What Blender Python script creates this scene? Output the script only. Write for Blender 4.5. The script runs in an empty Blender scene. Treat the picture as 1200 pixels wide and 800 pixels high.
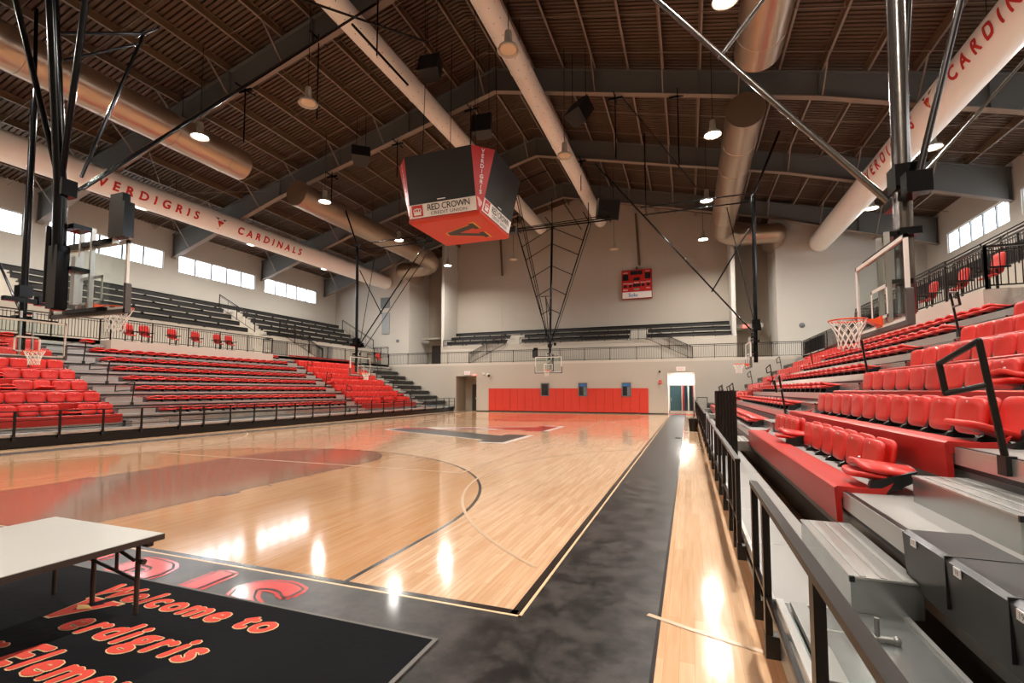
import bpy, bmesh, math, random
from mathutils import Vector, Matrix
random.seed(7)
sc = bpy.context.scene
COL = sc.collection
XC = -8.857            # court centre line
YB, YF, YM = 3.44, 32.09, 17.765   # near baseline, far baseline, half way
XR, XL = -1.237, -16.477           # sidelines
sin, cos, pi = math.sin, math.cos, math.pi

# ------------------------------------------------------------ materials
def lin(c):
    if isinstance(c, str):
        c = tuple(int(c[i:i+2], 16)/255 for i in (0, 2, 4))
    return tuple(v/12.92 if v <= .04045 else ((v+.055)/1.055)**2.4 for v in c)
MATS = {}
def mat(name, color, rough=.5, metal=0., var=.0, scale=4., bump=0., emit=0., spec=.5, stretch=None, coat=0.):
    """A plain surface with a little procedural variation in tone and roughness."""
    if name in MATS: return MATS[name]
    m = bpy.data.materials.new(name); m.use_nodes = True
    nt = m.node_tree; b = nt.nodes['Principled BSDF']; L = nt.links.new
    c = lin(color)
    b.inputs['Roughness'].default_value = rough; b.inputs['Metallic'].default_value = metal
    b.inputs['Specular IOR Level'].default_value = spec
    if coat: b.inputs['Coat Weight'].default_value = coat; b.inputs['Coat Roughness'].default_value = .08
    tc = nt.nodes.new('ShaderNodeTexCoord')
    nz = nt.nodes.new('ShaderNodeTexNoise'); nz.inputs['Scale'].default_value = scale; nz.inputs['Detail'].default_value = 5
    if stretch:
        mp = nt.nodes.new('ShaderNodeMapping'); mp.inputs['Scale'].default_value = stretch
        L(tc.outputs['Object'], mp.inputs['Vector']); L(mp.outputs['Vector'], nz.inputs['Vector'])
    else: L(tc.outputs['Object'], nz.inputs['Vector'])
    v = max(var, .03)
    mx = nt.nodes.new('ShaderNodeMix'); mx.data_type = 'RGBA'
    L(nz.outputs['Fac'], mx.inputs['Factor'])
    mx.inputs['A'].default_value = tuple(x*(1-v) for x in c)+(1,)
    mx.inputs['B'].default_value = tuple(min(1, x*(1+v)) for x in c)+(1,)
    L(mx.outputs['Result'], b.inputs['Base Color'])
    if bump:
        bp = nt.nodes.new('ShaderNodeBump'); bp.inputs['Strength'].default_value = bump; bp.inputs['Distance'].default_value = .01
        n2 = nt.nodes.new('ShaderNodeTexNoise'); n2.inputs['Scale'].default_value = scale*12
        L(tc.outputs['Object'], n2.inputs['Vector']); L(n2.outputs['Fac'], bp.inputs['Height']); L(bp.outputs['Normal'], b.inputs['Normal'])
    if emit:
        b.inputs['Emission Color'].default_value = c+(1,); b.inputs['Emission Strength'].default_value = emit
    MATS[name] = m
    return m

def wood_mat(name, tint, mixf, base=('E6C3A2', 'D6A982', 'C08C62'), rough=.09, plank=(.057, 1.15)):
    """Maple boards running along the court, optionally stained with a transparent colour."""
    m = bpy.data.materials.new(name); m.use_nodes = True
    nt = m.node_tree; b = nt.nodes['Principled BSDF']; L = nt.links.new; N = nt.nodes.new
    tc = N('ShaderNodeTexCoord'); mp = N('ShaderNodeMapping')
    mp.inputs['Rotation'].default_value = (0, 0, pi/2)
    L(tc.outputs['Object'], mp.inputs['Vector'])
    br = N('ShaderNodeTexBrick'); br.offset = .37; br.offset_frequency = 2
    br.inputs['Scale'].default_value = 1; br.inputs['Brick Width'].default_value = plank[1]; br.inputs['Row Height'].default_value = plank[0]
    br.inputs['Mortar Size'].default_value = .0012; br.inputs['Mortar Smooth'].default_value = .3; br.inputs['Bias'].default_value = -.25
    br.inputs['Color1'].default_value = lin(base[0])+(1,); br.inputs['Color2'].default_value = lin(base[1])+(1,)
    br.inputs['Mortar'].default_value = lin(base[2])+(1,)
    L(mp.outputs['Vector'], br.inputs['Vector'])
    # grain, stretched along the boards
    m2 = N('ShaderNodeMapping'); m2.inputs['Scale'].default_value = (26, 1.3, 1); L(tc.outputs['Object'], m2.inputs['Vector'])
    nz = N('ShaderNodeTexNoise'); nz.inputs['Scale'].default_value = 1.2; nz.inputs['Detail'].default_value = 6; L(m2.outputs['Vector'], nz.inputs['Vector'])
    cr = N('ShaderNodeValToRGB'); cr.color_ramp.elements[0].position = .35; cr.color_ramp.elements[1].position = .75
    cr.color_ramp.elements[0].color = (.80, .72, .64, 1); cr.color_ramp.elements[1].color = (1, 1, 1, 1)
    L(nz.outputs['Fac'], cr.inputs['Fac'])
    mu = N('ShaderNodeMix'); mu.data_type = 'RGBA'; mu.blend_type = 'MULTIPLY'; mu.inputs['Factor'].default_value = .8
    L(br.outputs['Color'], mu.inputs['A']); L(cr.outputs['Color'], mu.inputs['B'])
    last = mu
    if tint is not None:
        mt = N('ShaderNodeMix'); mt.data_type = 'RGBA'; mt.blend_type = 'MIX'; mt.inputs['Factor'].default_value = mixf
        L(mu.outputs['Result'], mt.inputs['A']); mt.inputs['B'].default_value = lin(tint)+(1,)
        last = mt
    L(last.outputs['Result'], b.inputs['Base Color'])
    n3 = N('ShaderNodeTexNoise'); n3.inputs['Scale'].default_value = .9; n3.inputs['Detail'].default_value = 4; L(m2.outputs['Vector'], n3.inputs['Vector'])
    mr = N('ShaderNodeMapRange'); mr.inputs['To Min'].default_value = rough-.05; mr.inputs['To Max'].default_value = rough+.07
    L(n3.outputs['Fac'], mr.inputs['Value']); L(mr.outputs['Result'], b.inputs['Roughness'])
    bp = N('ShaderNodeBump'); bp.inputs['Strength'].default_value = .10; bp.inputs['Distance'].default_value = .004
    L(nz.outputs['Fac'], bp.inputs['Height']); L(bp.outputs['Normal'], b.inputs['Normal'])
    b.inputs['Coat Weight'].default_value = .18; b.inputs['Coat Roughness'].default_value = .07
    MATS[name] = m
    return m

def paint_black():
    m = bpy.data.materials.new('black floor paint'); m.use_nodes = True
    nt = m.node_tree; b = nt.nodes['Principled BSDF']; L = nt.links.new; N = nt.nodes.new
    tc = N('ShaderNodeTexCoord')
    n1 = N('ShaderNodeTexNoise'); n1.inputs['Scale'].default_value = 3.4; n1.inputs['Detail'].default_value = 10; n1.inputs['Roughness'].default_value = .74; n1.inputs['Distortion'].default_value = .15
    L(tc.outputs['Object'], n1.inputs['Vector'])
    cr = N('ShaderNodeValToRGB'); e = cr.color_ramp.elements
    e[0].position = .42; e[0].color = lin('0B0A0A')+(1,); e[1].position = .61; e[1].color = lin('3E3936')+(1,)
    L(n1.outputs['Fac'], cr.inputs['Fac']); L(cr.outputs['Color'], b.inputs['Base Color'])
    mr = N('ShaderNodeMapRange'); mr.inputs['To Min'].default_value = .26; mr.inputs['To Max'].default_value = .48
    L(n1.outputs['Fac'], mr.inputs['Value']); L(mr.outputs['Result'], b.inputs['Roughness'])
    b.inputs['Coat Weight'].default_value = .12; b.inputs['Coat Roughness'].default_value = .1
    return m

def glass_mat(name, tint=(1, 1, 1), refl=.12):
    m = bpy.data.materials.new(name); m.use_nodes = True
    nt = m.node_tree; nt.nodes.remove(nt.nodes['Principled BSDF']); L = nt.links.new; N = nt.nodes.new
    o = nt.nodes['Material Output']; t = N('ShaderNodeBsdfTransparent'); g = N('ShaderNodeBsdfGlossy'); x = N('ShaderNodeMixShader')
    t.inputs['Color'].default_value = tint+(1,); g.inputs['Roughness'].default_value = .03
    fr = N('ShaderNodeLayerWeight'); fr.inputs['Blend'].default_value = .3
    pw = N('ShaderNodeMath'); pw.operation = 'POWER'; pw.inputs[1].default_value = 3
    ma = N('ShaderNodeMath'); ma.operation = 'MULTIPLY_ADD'; ma.inputs[1].default_value = refl*4; ma.inputs[2].default_value = .03
    L(fr.outputs['Facing'], pw.inputs[0]); L(pw.outputs['Value'], ma.inputs[0]); L(ma.outputs['Value'], x.inputs['Fac'])
    L(t.outputs['BSDF'], x.inputs[1]); L(g.outputs['BSDF'], x.inputs[2]); L(x.outputs['Shader'], o.inputs['Surface'])
    return m

WOOD = wood_mat('maple floor boards', None, 0)
WOOD_ARC = wood_mat('amber stained boards', 'B87C40', .50)
WOOD_KEY = wood_mat('brown stained boards', '6C4A3C', .74)
WOOD_RED = wood_mat('red stained boards', 'B04030', .6)
WOOD_RUN = wood_mat('pale run-off boards', 'E6BE90', .15, plank=(.09, 1.6))
BLACKP = paint_black()
LINEB = mat('black court line', '2A2422', .22, coat=.3)
LINEW = mat('white court line', 'EFE6DC', .25, coat=.3)
LINEF = mat('faint grey court line', 'C8A98A', .3)
LINET = mat('bare wood line', 'E9C49C', .25)
LETR = mat('red floor paint', 'D23A36', .2, coat=.3)
DARKR = mat('dark red floor paint', 'A02A28', .2, coat=.3)
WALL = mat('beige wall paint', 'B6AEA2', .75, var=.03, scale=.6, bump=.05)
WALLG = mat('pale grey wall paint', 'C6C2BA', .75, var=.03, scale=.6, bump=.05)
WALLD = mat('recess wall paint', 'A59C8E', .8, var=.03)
CONC = mat('pale concrete', 'C8C0B4', .8, var=.06, scale=3)
DECKM = mat('roof deck steel', '523F30', .6, .0, var=.08, scale=1.5)
PURL = mat('purlin steel', '68543F', .55, .1, var=.06)
BEAM = mat('grey primer steel', '62625F', .55, .0, var=.06, scale=1.2)
FLNG = mat('lit flange steel', '82746A', .55, .0, var=.05)  # paler than the primer: light on the bottom flanges put into the colour
BLACKM = mat('black powder coat', '0E0D0D', .32, .2, var=.1)
BROWNM = mat('dark bronze railing', '241E1A', .35, .5, var=.08)
BLKPIPE = mat('glossy black pipe', '0D0E10', .16, .55, var=.2, scale=2)
STEELP = mat('worn steel pipe', '6F6A66', .22, .9, var=.3, scale=6)
RED = mat('red seat plastic', 'C8241A', .38, var=.05, scale=6, coat=.15)
REDP = mat('red moulded platform', 'B8241D', .38, var=.06, scale=3)
REDPAD = mat('red vinyl wall pad', 'C83626', .42, var=.03)
HUB = mat('black seat bracket', '0C0B0B', .4)
SCREW = mat('bright screw cap', 'D8D8D4', .3, .6)
DECK = mat('pale grey deck vinyl', '94918D', .42, var=.04, scale=2)
ALU = mat('brushed aluminium', 'C9C8C4', .28, .75, var=.08, scale=3, stretch=(30, .6, 30))
GALV = mat('galvanised sheet', 'B4B8B6', .25, .85, var=.16, scale=5)
GALVD = mat('dull galvanised sheet', '8C8C88', .42, .7, var=.14, scale=4)
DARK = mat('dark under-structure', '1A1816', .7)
BENCH = mat('black bench plastic', '171514', .4, var=.12, scale=5, coat=.1)
WHITED = mat('white fabric duct', 'F2EFEA', .7, var=.03, scale=1.5)
TUBEM = mat('white perforated tube', 'F2EFEA', .6, var=.03)
SPIRAL = mat('spiral duct metal', 'B09A86', .3, .8, var=.06, scale=3, stretch=(1, 14, 1))
HOLE = mat('dark perforation', '5A4A40', .8)
TXTR = mat('red duct lettering', 'C22420', .6)
GOLD = mat('gold outline', 'D8A84C', .6)
WHITE = mat('white paint', 'EEEAE4', .45)
BLK = mat('plain black', '0B0B0B', .45)
SCRN = mat('unlit video screen', '1D1916', .55, var=.03)
SBRED = mat('scoreboard red', 'C0221C', .4)
SBORG = mat('scoreboard underside', 'C8320F', .45)
NAVY = mat('sign blue', '2A6FB8', .5)
PINK = mat('pale pink ink', 'F0B8B8', .5)
NETM = mat('white net cord', 'F2EEE6', .8)
RIMM = mat('orange rim enamel', 'E8501C', .35, coat=.2)
PADM = mat('dark grey edge padding', '57504E', .55)
TABT = mat('white laminate table top', 'B4B0A6', .35, var=.03)
TABE = mat('brown table edge', '3B2F28', .5)
MATB = mat('black carpet mat', '101013', .95, spec=.15, var=.35, scale=1.6, bump=.3)
MATE = mat('grey rubber mat edge', '6A6662', .7)
MATR = mat('red carpet lettering', 'DE4C3C', .95, var=.08, scale=20)
CREAM = mat('cream outline pile', 'E8C89A', .95)
TEAL = mat('teal door paint', '3E5C5E', .4)
DOORF = mat('brown door frame', '3A322A', .5)
WINF = mat('white window frame', 'DADCDE', .4)
MULL = mat('dark window mullion', '6C7276', .4)
LENS = mat('lit lamp lens', 'FFF1DC', .4, emit=28)
LENSOFF = mat('unlit lamp reflector', 'D8C4A8', .35)
LAMPB = mat('lamp housing', 'B8B0A4', .4, .3)
EXITM = mat('exit sign face', 'F07060', .5, emit=.8)
GLASS = glass_mat('clear backboard glass', (.92, .96, .95), .12)
WGLASS = glass_mat('window glass', (.97, .98, 1), .05)
DGLASS = glass_mat('door glass', (.75, .85, .85), .1)

# ------------------------------------------------------------ mesh building
class MB:
    def __init__(s): s.v = []; s.f = []; s.mi = []; s.sm = []; s.mats = []
    def m(s, mt):
        if mt not in s.mats: s.mats.append(mt)
        return s.mats.index(mt)
    def add(s, vs, fs, mt, smooth=False):
        o = len(s.v); s.v += [tuple(p) for p in vs]; i = s.m(mt)
        for f in fs: s.f.append(tuple(o+k for k in f)); s.mi.append(i); s.sm.append(smooth)
        return s
    def box(s, x0, x1, y0, y1, z0, z1, mt):
        if x0 > x1: x0, x1 = x1, x0
        if y0 > y1: y0, y1 = y1, y0
        if z0 > z1: z0, z1 = z1, z0
        return s.add([(x0,y0,z0),(x1,y0,z0),(x1,y1,z0),(x0,y1,z0),(x0,y0,z1),(x1,y0,z1),(x1,y1,z1),(x0,y1,z1)],
                     [(0,3,2,1),(4,5,6,7),(0,1,5,4),(1,2,6,5),(2,3,7,6),(3,0,4,7)], mt)
    def rect(s, x0, x1, y0, y1, z, mt): return s.add([(x0,y0,z),(x1,y0,z),(x1,y1,z),(x0,y1,z)], [(0,1,2,3)], mt)
    def poly(s, pts, mt): return s.add(pts, [tuple(range(len(pts)))], mt)
    def tube(s, a, b, r, mt, n=10, r2=None, caps=True):
        a = Vector(a); b = Vector(b); d = (b-a)
        if d.length < 1e-6: return s
        q = d.to_track_quat('Z', 'Y'); r2 = r if r2 is None else r2
        vs = []
        for p, rr in ((a, r), (b, r2)):
            for i in range(n):
                t = 2*pi*i/n; vs.append(p+q@Vector((rr*cos(t), rr*sin(t), 0)))
        fs = [(i, (i+1) % n, n+(i+1) % n, n+i) for i in range(n)]
        s.add(vs, fs, mt, True)
        if caps: s.add(vs, [tuple(range(n-1, -1, -1)), tuple(range(n, 2*n))], mt)
        return s
    def path(s, pts, r, mt, n=8):
        for a, b in zip(pts, pts[1:]): s.tube(a, b, r, mt, n)
        for p in pts[1:-1]: s.ball(p, r*1.01, mt, 8, 4)
        return s
    def bar(s, a, b, w, h, mt):
        a = Vector(a); b = Vector(b); d = b-a; q = d.to_track_quat('Z', 'Y'); vs = []
        for p in (a, b):
            for x, y in ((-1,-1),(1,-1),(1,1),(-1,1)): vs.append(p+q@Vector((x*w/2, y*h/2, 0)))
        return s.add(vs, [(3,2,1,0),(4,5,6,7),(0,1,5,4),(1,2,6,5),(2,3,7,6),(3,0,4,7)], mt)
    def lathe(s, prof, c, mt, n=24, axis='Z'):
        vs = []; k = len(prof)
        for i in range(n):
            t = 2*pi*i/n
            for r, z in prof:
                if axis == 'Z': vs.append((c[0]+r*cos(t), c[1]+r*sin(t), c[2]+z))
                else: vs.append((c[0]+r*cos(t), c[1]+z, c[2]+r*sin(t)))
        fs = []
        for i in range(n):
            j = (i+1) % n
            for q in range(k-1):
                f = (i*k+q, j*k+q, j*k+q+1, i*k+q+1)
                fs.append(f if axis == 'Z' else f[::-1])
        return s.add(vs, fs, mt, True)
    def ball(s, c, r, mt, n=12, m_=6):
        return s.lathe([(r*sin(pi*i/m_)+1e-5, -r*cos(pi*i/m_)) for i in range(m_+1)], c, mt, n)
    def prism(s, prof, y0, y1, mt):
        """closed (x,z) outline carried along y"""
        n = len(prof); vs = [(x, y0, z) for x, z in prof]+[(x, y1, z) for x, z in prof]
        return s.add(vs, [tuple(range(n-1, -1, -1)), tuple(range(n, 2*n))]+[(i, (i+1) % n, n+(i+1) % n, n+i) for i in range(n)], mt)
    def text(s, body, size, mt, place, offset=0., shear=0., align='CENTER', spacing=1., wspace=1., cuts=0):
        vs, fs = text_mesh(body, size, 0, shear, align, spacing, wspace, cuts)
        s.add([place(x, y) for x, y in vs], fs, mt)
        if offset > 0:
            o0 = Vector(place(0, 0)); nn = (Vector(place(.01, 0))-o0).cross(Vector(place(0, .01))-o0).normalized()
            for i in range(8):
                dx, dy = offset*cos(pi*i/4), offset*sin(pi*i/4); q = nn*(.00022*(i+1))
                s.add([Vector(place(x+dx, y+dy))+q for x, y in vs], fs, mt)
        return s
    def build(s, name, parent=None, **tags):
        me = bpy.data.meshes.new(name); me.from_pydata([tuple(p) for p in s.v], [], s.f)
        for mt in s.mats: me.materials.append(mt)
        me.polygons.foreach_set('material_index', s.mi); me.polygons.foreach_set('use_smooth', s.sm)
        me.update()
        bm = bmesh.new(); bm.from_mesh(me); bmesh.ops.recalc_face_normals(bm, faces=bm.faces); bm.to_mesh(me); bm.free()
        o = bpy.data.objects.new(name, me); COL.objects.link(o)
        if parent: o.parent = parent; o.matrix_parent_inverse = Matrix.Translation(-Vector(parent.get('org', (0, 0, 0)))) if parent.get('org') else Matrix()
        for k_, v_ in tags.items(): o[k_] = v_
        return o

def text_mesh(body, size, offset, shear, align, spacing, wspace, cuts):
    cu = bpy.data.curves.new('tmp', 'FONT'); cu.body = body; cu.size = size; cu.offset = offset; cu.shear = shear
    cu.align_x = align; cu.align_y = 'CENTER'; cu.space_character = spacing; cu.space_word = wspace; cu.resolution_u = 3
    o = bpy.data.objects.new('tmp', cu); COL.objects.link(o)
    bpy.context.view_layer.update()
    me = bpy.data.meshes.new_from_object(o.evaluated_get(bpy.context.evaluated_depsgraph_get()))
    bm = bmesh.new(); bm.from_mesh(me)
    if cuts:
        ys = [v.co.y for v in bm.verts]; lo, hi = min(ys), max(ys)
        for i in range(1, cuts):
            bmesh.ops.bisect_plane(bm, geom=bm.verts[:]+bm.edges[:]+bm.faces[:], plane_co=(0, lo+(hi-lo)*i/cuts, 0), plane_no=(0, 1, 0))
    bm.verts.index_update()
    vs = [(v.co.x, v.co.y) for v in bm.verts]; fs = [tuple(v.index for v in f.verts) for f in bm.faces]
    bm.free(); bpy.data.objects.remove(o); bpy.data.curves.remove(cu); bpy.data.meshes.remove(me)
    return vs, fs

def thing(name, label, cat, loc=(0, 0, 0), group=None):
    """Empty at the thing's base; its parts are modelled in world coordinates."""
    o = bpy.data.objects.new(name, None); COL.objects.link(o); o.empty_display_size = .2
    o.location = loc; o['org'] = tuple(float(v) for v in loc)
    o['label'] = label; o['category'] = cat
    if group: o['group'] = group
    return o
def tag(o, label, cat, group=None):
    o['label'] = label; o['category'] = cat
    if group: o['group'] = group
    return o
def struct(o): o['kind'] = 'structure'; return o
ORD = ['first', 'second', 'third', 'fourth', 'fifth', 'sixth', 'seventh', 'eighth', 'ninth', 'tenth', 'eleventh', 'twelfth',
       'thirteenth', 'fourteenth', 'fifteenth', 'sixteenth', 'seventeenth', 'eighteenth', 'nineteenth', 'twentieth', 'twenty-first']

# ------------------------------------------------------------ camera
f, yaw, pit, H = 557.4, math.radians(20.376), math.radians(3.4455), 1.66
cam = bpy.data.cameras.new('camera'); co = bpy.data.objects.new('camera', cam); COL.objects.link(co)
cam.sensor_width = 36; cam.lens = f/1200*36; cam.shift_y = 24.1/1200; cam.clip_end = 300; cam.clip_start = .02
co.location = (0, 0, H); co.rotation_euler = (pi/2+pit, 0, yaw)
sc.camera = co
def in_view(x, y, z, m=25):
    dx, dy, dz = x, y, z-H
    F = (-sin(yaw)*cos(pit), cos(yaw)*cos(pit), sin(pit)); R = (cos(yaw), sin(yaw), 0); U = (sin(yaw)*sin(pit), -cos(yaw)*sin(pit), cos(pit))
    d = dx*F[0]+dy*F[1]+dz*F[2]
    if d < .3: return False
    u = 600+f*(dx*R[0]+dy*R[1])/d; v = 424.1-f*(dx*U[0]+dy*U[1]+dz*U[2])/d
    return -m < u < 1200+m and -m < v < 800+m

# ------------------------------------------------------------ roof profile
def zbot(x):
    d = abs(x-XC)
    return 16.7-.243*d if d < 14 else 13.3-(d-14)*.311
def ztop(x): return 18.15-.252*abs(x-XC)
WL, WR = -32.0, 14.3
FRAMES = [.4, 7.4, 14.4, 21.4, 28.4, 35.4]
YN = -1.6

# ============================================================ FLOOR
def arc(cx, cy, r, a0, a1, n=64): return [(cx+r*cos(a0+(a1-a0)*i/n), cy+r*sin(a0+(a1-a0)*i/n)) for i in range(n+1)]
def ring(mb, cx, cy, r, w, a0, a1, z, mt, n=72):
    A = arc(cx, cy, r+w/2, a0, a1, n); B = arc(cx, cy, r-w/2, a0, a1, n)
    for i in range(n): mb.poly([(A[i][0], A[i][1], z), (A[i+1][0], A[i+1][1], z), (B[i+1][0], B[i+1][1], z), (B[i][0], B[i][1], z)], mt)
fl = MB()
fl.rect(WL-.3, WR+.3, YN-.3, 41, 0, WOOD_RUN)
fl.rect(XL-.0, XR, YB, YF, .001, WOOD)
# black apron with a bare-wood strip along its inner edge
z1 = .002
fl.rect(XR, -.235, YN, 35.2, z1, BLACKP); fl.rect(XL-.62, XL, YN, 35.2, z1, BLACKP)
fl.rect(XL, XR, YN, YB, z1, BLACKP)
for (x0, x1, y0, y1) in ((XR-.05, XR, YB, YF), (XL, XL+.05, YB, YF), (XL, XR, YB, YB+.05)): fl.rect(x0, x1, y0, y1, .0024, LINEB)
for (x0, x1, y0, y1) in ((XR+.02, XR+.045, YB-.045, YF), (XL-.045, XL-.02, YB-.045, YF), (XL-.045, XR+.045, YB-.045, YB-.02)): fl.rect(x0, x1, y0, y1, .0026, LINET)
fl.rect(XR-.05, XR+.02, YB-.02, YF, .0025, LINEB)
fl.rect(XL, XR, YB-.02, YB+.05, .0025, LINEB)
fl.rect(-.25, -.225, YN, 35.2, .0028, LINEB)
for yb, s in ((YB, 1), (YF, -1)):
    yc = yb+s*1.6
    a0, a1 = (0, pi) if s > 0 else (pi, 2*pi)
    A = arc(XC, yc, 6.02, a0, a1, 72)
    pts = [(XC+6.02*s, yb)]+A+[(XC-6.02*s, yb)]
    fl.poly([(x, y, .0022) for x, y in pts], WOOD_ARC if s > 0 else WOOD_ARC)
    B = arc(XC, yb+s*5.79, 1.83, a0, a1, 40)
    fl.poly([(x, y, .003) for x, y in [(XC+1.83*s, yb)]+B+[(XC-1.83*s, yb)]], WOOD_KEY if s > 0 else WOOD_RED)
    ring(fl, XC, yc, 6.02, .05, a0, a1, .0036, LINEB)
    ring(fl, XC, yb+s*5.79, 1.83, .045, a0, a1, .0036, LINEB, 48)
    for q in (-1, 1):
        fl.rect(XC+q*6.02-.025, XC+q*6.02+.025, min(yb, yc), max(yb, yc), .0036, LINEB)
        fl.rect(XC+q*1.83-.012, XC+q*1.83+.012, min(yb, yb+s*5.79), max(yb, yb+s*5.79), .0036, LINEB)
        for k in (2.1, ):
            fl.rect(XC+q*1.9-.06, XC+q*1.9+.06, yb+s*k, yb+s*(k+.32), .0037, LINEB)
        for k in (3.0, 3.95, 4.9): fl.rect(XC+q*1.9-.05, XC+q*1.9+.05, yb+s*k, yb+s*(k+.05), .0037, LINEB)
# volleyball / cross-court lines in a faint tone
z2 = .0041
for y in (YM-9, YM-3, YM+3, YM+9): fl.rect(XL+3.1, XR-3.1, y-.025, y+.025, z2, LINEF)
for x in (XC-4.5, XC+4.5): fl.rect(x-.02, x+.02, YM-9, YM+9, z2, LINEF)
fl.rect(XL, XR, YM-.025, YM+.025, .0039, LINEF)
for cx, q in ((2.1, 1), (-19.8, -1)):
    for cy in (9.2, 26.33):
        N_ = 120
        for i in range(N_):
            t0, t1 = 2*pi*i/N_, 2*pi*(i+1)/N_
            xm = cx+5.95*cos((t0+t1)/2)
            if (XL+.05 < xm < XR-.05) or (-.22 < xm < .5 and q > 0):
                p_ = [(cx+r_*cos(t), cy+r_*sin(t), z2) for r_, t in ((5.93, t0), (5.975, t0), (5.975, t1), (5.93, t1))]
                if -1 < cy+5.95*sin(t0) < 35: fl.poly(p_, LINEF)
# centre mark: a broad block V outlined in white, seen from the side
def vmark(mb, fx, mts, grow=0.):
    """block V drawn in unit space: apex at (0,-1), arms to (+-.8,1) with slab serifs"""
    L1 = [(-1.05,1),(-.25,1),(-.25,.72),(-.42,.72),(0,-.3),(.42,.72),(.25,.72),(.25,1),(1.05,1),(1.05,.72),(.86,.72),(.17,-1),(-.17,-1),(-.86,.72),(-1.05,.72)]
    left = [L1[i] for i in (0,1,2,3,4)]+[(0,-1),(-.17,-1),(-.86,.72),(-1.05,.72)]
    right = [(-x, y) for x, y in left][::-1]
    for h, mt in ((left, mts[0]), (right, mts[1])):
        mb.poly([fx(x, y) for x, y in h], mt)
cxv, cyv = -8.85, 17.9
fv = lambda k, z: (lambda x, y: (cxv+3.2*k*y+.0, cyv+3.45*k*x, z))
vmark(fl, fv(1.07, .0045), (LINEW, LINEW)); vmark(fl, fv(1.0, .005), (BLACKP, DARKR))
fl.poly([(-11.2,18.9,.0053),(-9.0,19.6,.0053),(-7.4,19.2,.0053),(-8.3,18.5,.0053),(-10.2,18.2,.0053)], LINEW)
fl.poly([(-10.7,18.8,.0056),(-9.0,19.35,.0056),(-7.9,19.05,.0056),(-8.8,18.6,.0056)], DARKR)
# outlined block lettering on the near apron
for off, mt, z in ((.060, LETR, .0045), (.034, BLK, .0070), (.018, LETR, .0095)):
    fl.text('VERDIGRIS', 1.18, mt, lambda x, y, z=z: (-3.0+x*1.12, 2.79+y, z), offset=off*1.2, align='RIGHT', spacing=1.32)
floor = struct(fl.build('floor')); 

# floor access plate on the run-off strip
mb = MB(); mb.box(-.5, -.28, 17.6, 18.1, .003, .012, BROWNM)
for i in range(6): mb.box(-.48, -.30, 17.65+i*.07, 17.67+i*.07, .012, .014, BLK)
tag(mb.build('floor_plate'), 'small brown metal plate set in the pale boards beside the black strip', 'floor plate')

# ============================================================ WALLS
def wall(name, mb): return struct(mb.build(name))
WINS = [(.8, 6.8), (7.8, 13.8), (14.8, 20.8), (21.75, 27.8), (28.7, 34.4)]
WZ0, WZ1 = 9.6, 10.78
for nm, x0, x1 in (('wall_left', WL-.35, WL), ('wall_right', WR, WR+.35)):
    m = MB(); zt = ztop((x0+x1)/2)
    m.box(x0, x1, YN-.3, 41, 0, WZ0, WALLG); m.box(x0, x1, YN-.3, 41, WZ1, zt+.1, WALLG)
    ys = [YN-.3]+[v for w in WINS for v in w]+[41]
    for a, b in zip(ys[::2], ys[1::2]): m.box(x0, x1, a, b, WZ0, WZ1, WALLG)
    wall(nm, m)
wn = 0
for x0, s in ((WL, 1), (WR, -1)):
    for (a, b) in WINS:
        wn += 1; m = MB(); xo = x0-s*.14; xi = x0-s*.06
        for q in ((a, b, WZ0, WZ0+.06), (a, b, WZ1-.06, WZ1)): m.box(xo, xi, *q, WINF)
        for q in ((a, a+.07), (b-.07, b)): m.box(xo, xi, q[0], q[1], WZ0, WZ1, WINF)
        for i in range(1, 5): yy = a+(b-a)*i/5; m.box(xo, xi, yy-.045, yy+.045, WZ0+.06, WZ1-.06, MULL)
        o = struct(m.build('window_%d' % wn))
        g = MB(); g.add([(x0-s*.1, a, WZ0), (x0-s*.1, b, WZ0), (x0-s*.1, b, WZ1), (x0-s*.1, a, WZ1)], [(0, 1, 2, 3)], WGLASS)
        g.build('window_pane', o)
def gable(mb, xa, xb, y0, y1, z0, mt):
    xs = [xa]+([XC] if xa < XC < xb else [])+[xb]
    prof = [(xa, z0)]+[(xb, z0)]+[(x, ztop(x)+.12) for x in reversed(xs)]
    mb.prism(prof, y0, y1, mt)
XP, XQ = -20.4, 3.25          # the alcove between pilasters
m = MB(); gable(m, WL-.3, -23.75, 37.0, 41, 0, WALLG); wall('wall_far_left', m)
m = MB(); gable(m, 5.85, WR+.3, 37.0, 41, 0, WALLG); wall('wall_far_right', m)
m = MB(); gable(m, XP, XQ, 39.6, 41, 3.7, WALL)
for i in range(1, 5): xx = XP+(XQ-XP)*i/5; m.box(xx-.006, xx+.006, 39.59, 39.61, 6, 14, WALLD)
wall('wall_far_centre', m)
m = MB(); gable(m, XP, XP+.26, 37.0, 39.6, 3.7, WALLG); struct(m.build('wall_pilaster'))
m = MB(); gable(m, XQ-.26, XQ, 37.0, 39.6, 3.7, WALLG); struct(m.build('wall_pilaster'))
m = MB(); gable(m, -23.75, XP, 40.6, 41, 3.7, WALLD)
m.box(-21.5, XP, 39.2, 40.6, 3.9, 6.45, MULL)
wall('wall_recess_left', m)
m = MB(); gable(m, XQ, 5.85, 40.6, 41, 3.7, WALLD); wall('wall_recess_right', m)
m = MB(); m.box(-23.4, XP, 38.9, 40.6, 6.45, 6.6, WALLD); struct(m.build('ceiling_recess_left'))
m = MB(); m.box(XQ, 5.2, 38.9, 40.6, 6.3, 6.6, WALL); struct(m.build('ceiling_recess_right'))
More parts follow.
